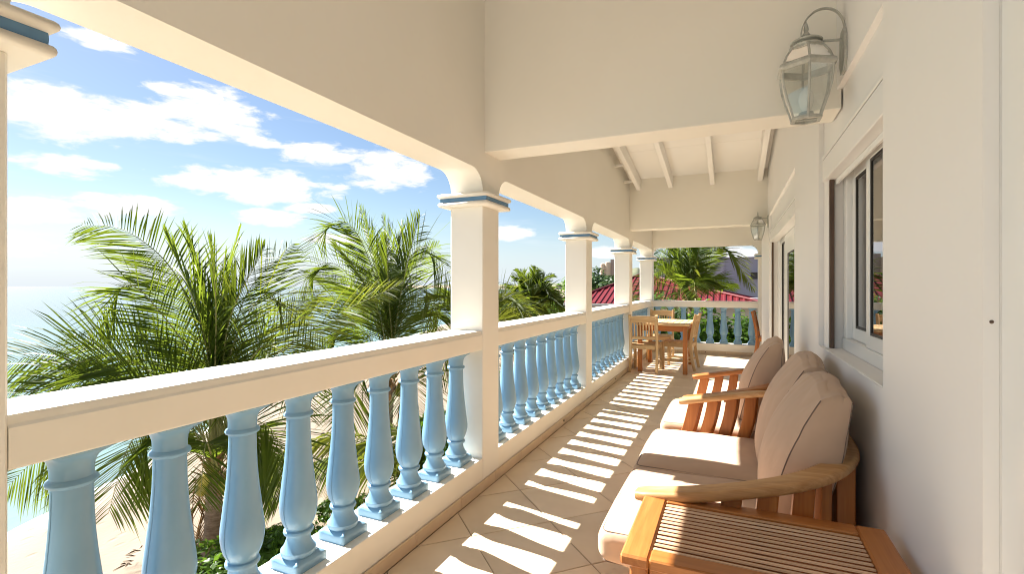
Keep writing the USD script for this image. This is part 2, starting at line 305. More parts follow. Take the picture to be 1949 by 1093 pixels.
def sweep(path, prof, up=(0, 0, 1), scale=None, cap=True):
    path = np.asarray(path, float); n, k = len(path), len(prof)
    T = np.gradient(path, axis=0); T /= np.maximum(np.linalg.norm(T, axis=1, keepdims=True), 1e-12)
    up = np.broadcast_to(np.asarray(up, float), path.shape)
    S = np.cross(T, up); S /= np.maximum(np.linalg.norm(S, axis=1, keepdims=True), 1e-12); U = np.cross(S, T)
    sc = np.ones(n) if scale is None else np.asarray(scale, float)
    if sc.ndim == 1: sc = np.column_stack([sc, sc])
    v = (path[:, None] + S[:, None] * (prof[None, :, :1] * sc[:, None, :1]) + U[:, None] * (prof[None, :, 1:] * sc[:, None, 1:])).reshape(-1, 3)
    f = []
    for i in range(n - 1):
        for j in range(k):
            a, b = i*k + j, i*k + (j+1) % k; f += [(a, b, b + k), (a, b + k, a + k)]
    if cap:
        v = np.vstack([v, path[0], path[-1]]); c0, c1 = n*k, n*k + 1
        for j in range(k):
            f += [(c0, (j+1) % k, j), (c1, (n-1)*k + j, (n-1)*k + (j+1) % k)]
    return v, np.array(f)
def tube(pts, r, n=8, up=(0.13, 0.21, 0.97)):
    pts = np.asarray(pts, float); r = np.broadcast_to(np.asarray(r, float), (len(pts),)); return sweep(pts, circle(1.0, n), up, r)
def lathe(prof, n=24, center=(0, 0, 0)):
    prof = np.asarray(prof, float); a = np.arange(n) * 2 * PI / n
    v = np.stack([prof[:, :1] * np.cos(a), prof[:, :1] * np.sin(a), np.repeat(prof[:, 1:], n, 1)], -1).reshape(-1, 3); m = len(prof); f = []
    for i in range(m - 1):
        for j in range(n):
            p, q = i*n + j, i*n + (j+1) % n; f += [(p, q, q + n), (p, q + n, p + n)]
    v = np.vstack([v, [0, 0, prof[0, 1]], [0, 0, prof[-1, 1]]])
    for j in range(n): f += [(m*n, (j+1) % n, j), (m*n + 1, (m-1)*n + j, (m-1)*n + (j+1) % n)]
    return v + np.array(center), np.array(f)
def move(mesh, d): v, f = vf(mesh); return v + np.array(d, float), f
def rotz(mesh, deg, c=(0, 0, 0)):
    v, f = vf(mesh); a = math.radians(deg); R = np.array([[math.cos(a), -math.sin(a), 0], [math.sin(a), math.cos(a), 0], [0, 0, 1]]); return (v - c) @ R.T + c, f
# ------------------------------------------------------------------ the porch: measures in metres, y runs along it, x across (sea at -x)
XI, XO = -1.441, -1.68            # inner and outer faces of the columns
CW = 0.235                        # column width along y
COLY = [0.300, 2.782, 5.232, 7.725]    # near faces of the columns
YE = 10.10                        # end row of the porch, its inner face
XW = 0.465                        # house wall, front plane
XR = 0.491                        # its recessed bays
ZB = 2.035                        # underside of the arched beam
ZC0, ZC1 = 1.810, 1.896           # capitals
Z_RB, Z_RT, Z_CT = 0.895, 1.015, 0.204
def ceil_z(y): return 2.95 + 0.158 * (7.725 - y)
Y0 = -2.35                        # where the porch is cut off behind the camera

# floor: tiles laid on the diagonal over a bed of grout
floor = thing('porch_floor', 'beige ceramic tiles laid diagonally along the narrow porch', 'floor', (0, 0, 0), kind='structure')
FX1 = 0.56
part(floor, 'grout_bed', box(XI - 0.25, 0.90, Y0, YE + 0.25, -0.28, -0.004), GROUT)
area = sg.box(XI + 0.012, Y0, XR + 0.005, YE - 0.012).union(sg.box(0.3, 9.2, 0.745, YE - 0.012))
TS, GAP = 0.449, 0.0045
tiles = []
for i in range(-12, 26):
    for j in range(-14, 26):
        p0, q0 = 1.02 + i * TS * math.sqrt(2), 3.48 + j * TS * math.sqrt(2)       # x + y and y - x of its corner lines
        c = [((p - q) / 2, (p + q) / 2) for p, q in ((p0, q0), (p0 + TS*math.sqrt(2), q0), (p0 + TS*math.sqrt(2), q0 + TS*math.sqrt(2)), (p0, q0 + TS*math.sqrt(2)))]
        g = sg.Polygon(c).buffer(-GAP / 2, join_style=2).intersection(area)
        if g.is_empty or g.area < 0.002 or g.geom_type != 'Polygon': continue
        tiles.append((math.hypot(*(np.array(g.centroid.coords[0]) - [0.0, 1.0])), g))
for _, g in sorted(tiles, key=lambda t: t[0]):
    h = RNG.uniform(-0.0006, 0.0006)
    inner = g.buffer(-0.0018, join_style=2)
    m = MB().add(extr(g, -0.006, -0.0014 + h, 'xy'))
    if inner.geom_type == 'Polygon' and not inner.is_empty: m.add(extr(inner, -0.004, h, 'xy'))
    part(floor, 'floor_tile', m, TILE, smooth=False)
y = 2.044 - 0.449 * 10
while y < YE:
    a, b = max(y, Y0), min(y + 0.446, YE - 0.012)
    if b > a + 0.02:
        part(floor, 'skirting_tile', box(XI + 0.001, XI + 0.0105 + RNG.uniform(0, 0.001), a, b, 0.001, 0.069, 0.002), SKIRT)
    y += 0.449
x = XI + 0.0125
while x < XW - 0.02:
    b = min(x + 0.446, 0.74)
    part(floor, 'skirting_tile', box(x, b, YE - 0.0105, YE - 0.001, 0.001, 0.069, 0.002), SKIRT); x += 0.449

for c_, ax in (((XI + .012, 4.40, .042), 0), ((XI + .012, 6.65, .045), 0), ((-.45, YE - .012, .042), 1)):   # weep pipes in the skirting
    d_ = np.array([1.0, 0, 0]) if ax == 0 else np.array([0, -1.0, 0])
    part(floor, 'weep_pipe', tube([np.array(c_) - d_ * .004, np.array(c_) + d_ * .006], .010, 10), BROWN)

# columns
def square_plate(half, z0, z1, r):
    """A square slab with rounded edges."""
    pts = []
    for k in range(7):
        a = -PI / 2 + PI * k / 6; rr = (z1 - z0) / 2
        h = half - min(r, rr) * (1 - math.cos(a)); z = (z0 + z1) / 2 + rr * math.sin(a)
        pts += [(sx * h[0], sy * h[1], z) for sx in (-1, 1) for sy in (-1, 1)]
    return hull(pts)
def make_column(parent, cx, cy, hx, hy, z0=0.0):
    part(parent, 'shaft', box(cx - hx, cx + hx, cy - hy, cy + hy, z0, ZC0 + 0.004, 0.006), WHITE)
    cap = MB()
    half = np.array([hx, hy])
    for z0, z1, o, r in ((ZC0, ZC0 + 0.030, 0.060, 0.012), (ZC0 + 0.026, ZC0 + 0.06, 0.046, 0.004), (ZC0 + 0.056, ZC1, 0.064, 0.016)):
        if o == 0.046: continue
        v, f = square_plate(half + o, z0, z1, r); cap.add((v + [cx, cy, 0], f))
    c = part(parent, 'capital', cap, WHITE, smooth=50)
    v, f = square_plate(half + 0.049, ZC0 + 0.022, ZC0 + 0.062, 0.004)
    part(c, 'blue_band', (v + [cx, cy, 0], f), BAND)
hx = (XI - XO) / 2; cxm = (XI + XO) / 2
col_src = None
COL_LABELS = ['white square column at the left edge of the picture, only its capital and inner edge showing',
              'white square column nearest in full view, between the large front opening and the second one',
              'white square column second in full view, beside the small palm and red roof',
              'white square column third in full view, directly behind it the beige tower']
for i, y in enumerate(COLY):
    loc = (cxm, y + CW / 2, 0)
    if col_src is None:
        col_src = thing('porch_column', COL_LABELS[0], 'column', loc, group='square columns along the sea side of the porch')
        make_column(col_src, 0, 0, hx, CW / 2)
    else:
        copy_of(col_src, loc, 0, COL_LABELS[i], 'column', 'square columns along the sea side of the porch')
copy_of(col_src, (cxm, COLY[0] - 2.47 + CW / 2, 0), 0, 'white square column standing behind the viewer', 'column', 'square columns along the sea side of the porch')
copy_of(col_src, (cxm, YE + CW / 2, 0), 0, 'white square corner column at the far end beside the arched palm', 'column', 'square columns along the sea side of the porch')
ec = thing('end_column', 'white half column against the house at the right end of the far railing', 'column', (0.585, YE + CW / 2, 0))
make_column(ec, 0, 0, 0.129, CW / 2)

# arched beam along the sea side: a wall with round-cornered openings
def opening(a, b, top, r=0.14, bottom=1.5):
    g = sg.box(a + r, bottom, b - r, top).union(sg.box(a, bottom, b, top - r))
    for c in ((a + r, top - r), (b - r, top - r)): g = g.union(sg.Point(c).buffer(r, 24))
    return g
edges = [COLY[0] - 2.47] + COLY + [YE]
outer = sg.Polygon([(Y0, ZC1), (YE + CW, ZC1), (YE + CW, ceil_z(YE + CW) + 0.1), (Y0, ceil_z(Y0) + 0.1)])
for a, b in zip(edges[:-1], edges[1:]): outer = outer.difference(opening(a + CW, b, ZB))
outer = outer.difference(sg.box(Y0 - 1, 1.0, edges[0], ZB))
beam = thing('arched_beam', 'long cream beam with round cornered arches over the sea side columns', 'beam', (cxm, 4, ZB))
part(beam, 'arched_wall', extr(outer, XO + 0.006, XI, 'yz'), WHITE, smooth=25, world=True)
eb = thing('end_beam', 'cream arched beam closing the far end of the porch above the palm', 'beam', (-0.5, YE, ZB))
g = sg.box(XI + 0.001, ZC1, 0.75, 2.62).difference(opening(XI, 0.456, ZB + 0.03))
part(eb, 'arched_wall', extr(g, YE, YE + CW - 0.004, 'xz'), WHITE, smooth=25, world=True)
# cross beams
cb = thing('cross_beam', 'deep cream cross beam nearest, filling the top of the picture', 'beam', (-0.5, 2.8, 2.157))
part(cb, 'beam_body', box(XI - 0.01, XW + 0.02, 2.806, 3.03, 2.157, ceil_z(3.03) + 0.09, 0.004), WHITE, world=True)
cb2 = thing('cross_beam', 'far cream cross beam with rafters resting on it, above the dining table', 'beam', (-0.5, 7.72, 2.17))
part(cb2, 'beam_body', box(XI - 0.01, XW + 0.02, 7.725, 7.95, 2.172, 2.95 + 0.02, 0.004), WHITE, world=True)

# ceiling: boards, rafters and blocking, sloping down towards the far end
ceil = thing('porch_ceiling', 'white board ceiling with painted rafters under the sloping roof', 'ceiling', (0, 0, 3), kind='structure')
yb = 6.72 - 1.0 * 10
while yb < YE + 0.3:
    a, b = max(yb, Y0), min(yb + 0.997, YE + CW)
    if b > a + 0.05:
        sl = 0.158
        v, f = box(XI - 0.02, XW + 0.4, a, b, 0.0, 0.02, 0.003)
        v = v.copy(); v[:, 2] += ceil_z(v[:, 1]) + RNG.uniform(0, 0.0015)
        part(ceil, 'ceiling_board', (v, f), CEILW, world=True)
    yb += 1.0
for xr in (-1.30, -0.83, -0.25, 0.37):
    for a, b in ((Y0, 2.80), (3.032, 7.85), (7.951, YE - 0.002)):
        v, f = box(xr - 0.032, xr + 0.032, a, b, -0.172, -0.002, 0.005); v = v.copy(); v[:, 2] += ceil_z(v[:, 1])
        part(ceil, 'rafter', (v, f), CEILW, world=True)
for yy in (6.05, 6.69, 7.32):
    z = ceil_z(yy) - 0.19
    part(ceil, 'batten', box(XI + 0.001, -1.333, yy - 0.02, yy + 0.02, z, z + 0.03, 0.003), CEILW, world=True)

# balustrades: rail, kerb and turned balusters
def squircle_lathe(rows, n=24):
    """rows: (radius, z, squareness 0..1)."""
    a = (np.arange(n) + 0.5) * 2 * PI / n; V = []
    for r, z, q in rows:
        sq = 1 / np.maximum(np.abs(np.cos(a)), np.abs(np.sin(a))); rr = r * ((1 - q) + q * sq)
        V.append(np.column_stack([rr * np.cos(a), rr * np.sin(a), np.full(n, z)]))
    V = np.array(V).reshape(-1, 3); m = len(rows); f = []
    for i in range(m - 1):
        for j in range(n):
            p, q = i*n + j, i*n + (j+1) % n; f += [(p, q, q + n), (p, q + n, p + n)]
    return V, np.array(f)
BAL_ROWS = [(0.060, .046, .30), (0.066, .056, 0), (0.066, .066, 0), (0.058, .074, 0), (0.051, .088, 0), (0.0455, .103, 0), (0.0445, .118, 0), (0.046, .126, 0),
            (0.054, .129, 0), (0.0565, .136, 0), (0.054, .143, 0), (0.047, .147, 0), (0.050, .156, 0), (0.0585, .172, 0), (0.065, .192, 0), (0.0695, .218, 0),
            (0.0705, .240, 0), (0.0685, .268, 0), (0.064, .305, 0), (0.0585, .35, 0), (0.053, .40, 0), (0.0485, .45, 0), (0.0455, .50, 0), (0.044, .55, 0),
            (0.0438, .577, 0), (0.0445, .583, 0), (0.053, .588, 0), (0.0555, .594, 0), (0.053, .600, 0), (0.0455, .605, 0), (0.0455, .625, 0), (0.047, .640, 0),
            (0.052, .654, .1), (0.060, .664, .35), (0.068, .672, .8), (0.070, .676, 1), (0.070, .695, 1)]
def foot():
    """Square plinth whose edges dip between raised corners."""
    n, V, f = 8, [], []
    ring = []
    for s in range(4):
        for k in range(n):
            t = -1 + 2 * k / n; p = [(t, -1), (1, t), (-t, 1), (-1, -t)][s]; ring.append((*p, 0.006 * t * t))
    ring = np.array(ring); h = 0.072
    lev = [(h, 0.0, 0), (h, 0.028, 1), (h - 0.004, 0.033, 1), (0.058, 0.046, 0.2), (0.035, 0.0485, 0.0)]
    for r, z, q in lev:
        V.append(np.column_stack([ring[:, 0] * r, ring[:, 1] * r, z + ring[:, 2] * q]))
    m = len(ring); V = np.vstack(V)
    for i in range(len(lev) - 1):
        for j in range(m):
            p, q = i*m + j, i*m + (j+1) % m; f += [(p, q, q + m), (p, q + m, p + m)]
    return V, np.array(f)
BAL = MB().add(squircle_lathe(BAL_ROWS)).add(foot())
for sy in (-1, 1):                                     # the seam the casting mould left on two sides
    rows = [(r, z) for r, z, q in BAL_ROWS if q == 0 and .15 < z < .58]
    BAL.add(sweep(spline([(0.0, sy * (r + .0002), z) for r, z in rows], 26), rrect(.0045, .0022, .4, 1), up=(0, sy, 0)))
BAL = BAL.get()
_w = meshkit.fbm(BAL[0] * 22.0, 3, 4)[:, None] - .5
BAL = (BAL[0] + np.column_stack([BAL[0][:, :2], BAL[0][:, :1] * 0]) / .06 * _w * .0022, BAL[1])
def rail_profile(w):
    """Cross section of the hand rail (across, up): a cap set back a little over the rail's face."""
    h = w / 2
    return sg.Polygon([(-h + .003, Z_RB), (h - .003, Z_RB), (h, Z_RB + .004), (h, Z_RT - .027), (h - .007, Z_RT - .020), (h - .009, Z_RT - .006),
                       (h - .014, Z_RT), (-h + .006, Z_RT), (-h, Z_RT - .006), (-h, Z_RB + .004)])
def balustrade(length, ys, label, loc, rz=0.0, flip=1):
    """Runs along its own y from 0 to length; its inner face is at +x."""
    t = thing('balustrade', label, 'balustrade', loc, rz, 'blue and white balustrades round the porch')
    w = (XI - XO) - 0.006
    part(t, 'hand_rail', rotated_extr(rail_profile(w), length), RAILW, smooth=35)
    kb = sg.box(-w / 2 - 0.006, -0.28, w / 2 + 0.001, Z_CT).buffer(-0.004, join_style=2).buffer(0.004)
    part(t, 'kerb', rotated_extr(kb, length), RAILW, smooth=35)
    for i, y in enumerate(ys):
        v, f = rotz(BAL, 0.0); a = RNG.uniform(-1.2, 1.2)
        v, f = rotz((v, f), a)
        part(t, 'baluster', (v + [0.0, y, Z_CT - 0.001], f), BLUE, smooth=38)
    return t
def rotated_extr(poly, length):
    v, f = extr(poly, 0.001, length - 0.001, 'xz'); return v, f
sp = 0.2436
bay = balustrade(COLY[1] - COLY[0] - CW, [0.172 - 0.005 + sp * k for k in range(9)], 'blue balusters under a white rail in the nearest bay, palms behind', (cxm, COLY[0] + CW, 0))
g = 'blue and white balustrades round the porch'
copy_of(bay, (cxm, COLY[1] + CW - 0.016, 0), 0, 'blue balustrade in the second bay, between the two nearest full columns', 'balustrade', g)
copy_of(bay, (cxm, COLY[2] + CW, 0), 0, 'blue balustrade in the third bay, left of the nearest dining chair', 'balustrade', g)
copy_of(bay, (cxm, COLY[0] - 2.47 + CW, 0), 0, 'blue balustrade behind the viewer', 'balustrade', g)
L4 = YE - COLY[3] - CW
balustrade(L4, [0.15 + 0.233 * k for k in range(9)], 'blue balustrade in the corner bay behind the dining table, along the sea', (cxm, COLY[3] + CW, 0))
LE = 0.456 - XI
balustrade(LE, [q - XI for q in (-1.345, -1.10, -.857, -.615, -.372, -.130, .113, .357)], 'blue balustrade across the far end of the porch, hedge behind', (XI, YE + CW / 2, 0), -90.0)

# ------------------------------------------------------------------ the house
house = thing('house', 'cream rendered house wall with white framed window, sliding door and recessed bays', 'house', (XW, 4, 0))
ztop = 4.75
face = sg.box(Y0, 0.0, 9.2, ztop)
for a, b, c, d in ((2.016, 3.343, 0.956, 2.25), (4.506, 7.45, -1, 2.25), (-1.3, 1.298, -1, 2.25)): face = face.difference(sg.box(a, c, b, d))
face = face.intersection(sg.Polygon([(Y0, 0.0), (9.2, 0.0), (9.2, ceil_z(9.2) + 0.1), (Y0, ceil_z(Y0) + 0.1)]))
part(house, 'wall', extr(face, XW, XR, 'yz'), WALLW, smooth=25, world=True)
back = sg.Polygon([(Y0, -0.28), (9.195, -0.28), (9.195, ceil_z(9.2) + 0.1), (Y0, ceil_z(Y0) + 0.1)])
for a, b, c, d in ((1.95, 3.191, 0.956, 2.0), (4.72, 7.40, -0.0, 2.0), (-1.0, 1.296, 0.0, 2.0)): back = back.difference(sg.box(a, c, b, d))
part(house, 'recessed_wall', extr(back, XR + 0.0005, 0.74, 'yz'), WALLW, smooth=25, world=True)
part(house, 'corner_wall', box(0.744, 0.95, 9.19, YE + CW, -0.28, 2.9), WALLW, world=True)
part(house, 'floor_slab', box(XO - 0.05, 6.0, Y0, YE + CW + 0.04, -0.55, -0.285), FASCIA, world=True)
part(house, 'lower_storey', box(-0.6, 5.9, Y0, YE + 0.1, -3.6, -0.551), WALLW, world=True)
part(house, 'back_wall', box(5.0, 5.2, Y0, YE + CW, -0.28, 4.6), ROOM, world=True)
part(house, 'side_wall', box(0.96, 4.99, YE, YE + CW, -0.28, 3.6), ROOM, world=True)
part(house, 'side_wall', box(0.741, 4.99, Y0, Y0 + 0.2, -0.28, 4.4), ROOM, world=True)
part(house, 'inner_floor', box(0.741, 4.99, Y0 + 0.21, YE - 0.01, -0.28, -0.02), ROOM, world=True)
roof_v, roof_f = box(XO - 0.35, 5.4, Y0 - 0.1, YE + 0.6, 0.0, 0.16, 0.01); roof_v = roof_v.copy(); roof_v[:, 2] += ceil_z(roof_v[:, 1]) + 0.028
part(house, 'roof', (roof_v, roof_f), FASCIA, world=True)

def sash(parent, name, x0, x1, y0, y1, z0, z1, st, seal=True, bottom=None):
    """A sliding sash: frame, black gasket, pane."""
    bt = bottom or st
    m = MB()
    for b in ((y0, y0 + st, z0, z1), (y1 - st, y1, z0, z1), (y0 + st, y1 - st, z1 - st, z1), (y0 + st, y1 - st, z0, z0 + bt)):
        m.add(box(x0, x1, *b, 0.003))
    s_ = part(parent, name, m, ALU, world=True)
    m = MB(); k = 0.012; ya, yb_, za, zb = y0 + st, y1 - st, z0 + bt, z1 - st
    for b in ((ya, ya + k, za, zb), (yb_ - k, yb_, za, zb), (ya + k, yb_ - k, zb - k, zb), (ya + k, yb_ - k, za, za + k)):
        m.add(box(x0 + 0.004, x1 - 0.004, *b))
    part(s_, 'gasket', m, DARK, world=True)
    xm = (x0 + x1) / 2
    part(s_, 'pane', box(xm - 0.003, xm + 0.003, ya + 0.002, yb_ - 0.002, za + 0.002, zb - 0.002), PANE, world=True)
# window
zw0, zw1 = 0.956, 2.0
w = part(house, 'window', MB().add(box(0.554, 0.66, 1.96, 3.189, zw0 + 0.001, zw0 + 0.065, 0.003)).add(box(0.554, 0.66, 1.96, 3.189, 1.92, 1.998, 0.003))
         .add(box(0.558, 0.66, 3.105, 3.189, zw0 + 0.066, 1.919, 0.003)), ALU, world=True)
sash(w, 'sash', 0.584, 0.608, 2.60, 3.104, zw0 + 0.066, 1.918, 0.055, bottom=0.06)
sash(w, 'sash', 0.557, 0.580, 1.97, 2.685, zw0 + 0.066, 1.918, 0.055, bottom=0.06)
part(house, 'window_sill', box(XW + 0.003, 0.553, 2.018, 3.19, zw0 - 0.02, zw0 + 0.004, 0.002), WALLW, world=True)
part(house, 'shutter_guide', box(0.4925, 0.515, 3.165, 3.1905, zw0 + 0.005, 1.885, 0.002), BROWN, world=True)
sb = part(house, 'shutter_box', box(0.4685, 0.552, 2.02, 3.24, 1.884, 2.004, 0.004), SHUT, world=True)
part(sb, 'shutter_lid', box(0.4665, 0.55, 2.02, 3.24, 2.008, 2.03, 0.003), SHUT, world=True)
part(sb, 'shadow_joint', box(0.472, 0.55, 2.02, 3.236, 2.0045, 2.0075), DARK, world=True)
part(sb, 'shutter_slat', box(0.52, 0.532, 2.06, 3.16, 1.855, 1.883, 0.002), ALU, world=True)
# sliding door of the second recess
d = part(house, 'sliding_door', MB().add(box(0.565, 0.70, 7.315, 7.398, 0.001, 1.998, 0.003)).add(box(0.565, 0.70, 4.725, 7.314, 1.93, 1.998, 0.003))
         .add(box(0.565, 0.70, 4.725, 7.314, 0.001, 0.035, 0.003)), ALU, world=True)
sash(d, 'door_leaf', 0.595, 0.63, 6.20, 7.314, 0.036, 1.929, 0.075)
sash(d, 'door_leaf', 0.567, 0.592, 5.30, 6.50, 0.036, 1.929, 0.26)
sash(d, 'door_leaf', 0.595, 0.63, 4.73, 5.65, 0.036, 1.929, 0.10)
part(house, 'shutter_guide', box(0.4925, 0.515, 7.375, 7.3995, 0.002, 1.885, 0.002), BROWN, world=True)
sb = part(house, 'shutter_box', box(0.4685, 0.562, 4.55, 7.42, 1.884, 2.004, 0.004), SHUT, world=True)
part(sb, 'shutter_lid', box(0.4665, 0.56, 4.55, 7.42, 2.008, 2.03, 0.003), SHUT, world=True)
part(sb, 'shadow_joint', box(0.472, 0.56, 4.55, 7.416, 2.0045, 2.0075), DARK, world=True)
# door jamb beside the viewer
d = part(house, 'near_door_frame', box(0.4925, 0.60, 1.209, 1.2955, 0.001, 1.998, 0.003), ALU, world=True)
sash(d, 'door_leaf', 0.497, 0.54, 0.30, 1.204, 0.02, 1.99, 0.10)
sash(d, 'door_leaf', 0.55, 0.59, -0.9, 0.38, 0.02, 1.99, 0.10)
v, f = trimesh.creation.icosphere(2, 0.004).vertices, trimesh.creation.icosphere(2, 0.004).faces
part(house, 'screw', (np.array(v) + [0.479, 1.299, 1.228], np.array(f)), BROWN, world=True)
# ------------------------------------------------------------------ seats with curved arms and deep cushions
def slab_cushion(x0, x1, y0, y1, z0, z1, r=0.045, puff=0.022, seed=0, n=22):
    """A box cushion: rounded edges, faces swollen, a little uneven."""
    c = np.array([(x0+x1)/2, (y0+y1)/2, (z0+z1)/2]); h = np.array([(x1-x0)/2, (y1-y0)/2, (z1-z0)/2])
    V, F = cube_grid(n)
    P = V.copy()
    inner = h - r
    q = P * h; core = np.clip(q, -inner, inner); d = q - core; L = np.linalg.norm(d, axis=1, keepdims=True); mx = np.max(np.abs(d), axis=1, keepdims=True)
    P = core + np.where(L > 1e-9, d / np.maximum(L, 1e-9) * np.minimum(mx, r), 0)
    u = P / h
    b = puff * (1 - np.clip(u[:, 0], -1, 1)**2) * (1 - np.clip(u[:, 1], -1, 1)**4)
    P[:, 2] += np.sign(u[:, 2]) * np.abs(u[:, 2]) * b
    P[:, 0] += u[:, 0] * puff * 0.5 * (1 - u[:, 1]**4) * (1 - u[:, 2]**2)
    P += (meshkit.noise((P + c) * 9 + seed, seed)[:, None] - 0.5) * 0.006
    return P + c, F
def cube_grid(n):
    """Surface of the cube [-1, 1]^3 as a welded grid."""
    m = trimesh.creation.box(extents=[2, 2, 2]); t = np.linspace(-1, 1, n + 1); V, F, k = [], [], 0
    for ax in range(3):
        for sgn in (-1, 1):
            a, b = np.meshgrid(t, t, indexing='ij'); p = np.zeros((n + 1, n + 1, 3)); p[..., ax] = sgn; p[..., (ax + 1) % 3] = a * sgn; p[..., (ax + 2) % 3] = b
            V.append(p.reshape(-1, 3)); idx = np.arange((n + 1)**2).reshape(n + 1, n + 1) + k
            q = np.stack([idx[:-1, :-1], idx[1:, :-1], idx[1:, 1:], idx[:-1, 1:]], -1).reshape(-1, 4); F.append(q); k += (n + 1)**2
    V = np.vstack(V); F = np.vstack(F); F = np.vstack([F[:, [0, 1, 2]], F[:, [0, 2, 3]]])
    key = np.round(V, 6); _, first, inv = np.unique(key, axis=0, return_index=True, return_inverse=True)
    return V[first], np.asarray(inv).reshape(-1)[F]
def back_cushion(y0, y1, zb, zt, xf, lean, thick, seed=0, n=34):
    """A fat back cushion with a gusset: leans against the rail; corners stay pinched, top slumps and creases.
    xf: x of its front face at the foot, lean: how far the top is behind the foot."""
    V, F = cube_grid(n)
    yc, hy, hz = (y0 + y1) / 2, (y1 - y0) / 2, (zt - zb) / 2
    X, Y, Z = V.T
    aY, aZ = np.abs(Y), np.abs(Z)
    edge = (1 - aY**5) * (1 - aZ**5)
    t = thick * (0.33 + 0.21 * (1 - aY**2.2) * (1 - aZ**2.2))                      # half thickness
    # faces swell, the gusset bows, the top is thinner than the middle
    px = X * t * (1 - 0.42 * np.clip(Z, 0, 1)**2.2)
    py = Y * (hy - 0.012 + 0.026 * (1 - X**2) * (1 - Z**4) + 0.012 * (1 - aZ**2))
    crown = 0.050 * (1 - aY**2.4)
    pz = Z * hz + np.where(Z > 0, Z**2 * (crown - 0.035), 0.0) + 0.020 * (1 - X**2) * np.sign(Z) * aZ**6
    ear = np.clip(aY - 0.8, 0, 1) / 0.2 * np.clip(Z - 0.75, 0, 1) / 0.25
    pz += 0.018 * ear
    P = np.column_stack([px, py, pz])
    s = meshkit.noise(np.column_stack([V[:, 1] * 2.2 + seed, V[:, 2] * 1.6, V[:, 0] * 1.5]), seed)
    s2 = meshkit.noise(np.column_stack([V[:, 1] * 4.2 + 1.6 * V[:, 2] + seed, V[:, 2] * 1.3 - V[:, 1] * .8, V[:, 0] * 1.2]), seed + 3)
    fold = (1 - np.clip(np.abs(s2 - 0.5) * 5, 0, 1))**2
    P[:, 0] += np.sign(X) * ((s - 0.5) * 0.018 - fold * 0.006 * np.clip(Z + 0.2, 0, 1)) * (np.abs(X) ** 2)
    P[:, 2] += ((s - .5) * 0.012 - fold * 0.005) * np.clip(Z, 0, 1)**4
    # lean and sag
    w = (P[:, 2] + hz) / (2 * hz)
    wx = xf + thick / 2 + lean * (0.75 * w + 0.25 * w**2) + P[:, 0]
    return np.column_stack([wx, P[:, 1] + yc, P[:, 2] + zb + hz]), F
def cushion_edges(y0, y1, zb, zt, xf, lean, thick, seed, n=34):
    """Piping along the front and back edge of the near end of the cushion: lines of the same surface."""
    V, F = cube_grid(n); P, _ = back_cushion(y0, y1, zb, zt, xf, lean, thick, seed, n); out = []
    for sx in (-1, 1):
        for sy in (-1, 1):
            k = np.where((np.abs(V[:, 0] - sx) < 1e-6) & (np.abs(V[:, 1] - sy) < 1e-6))[0]; k = k[np.argsort(V[k, 2])]; out.append(P[k])
    return out
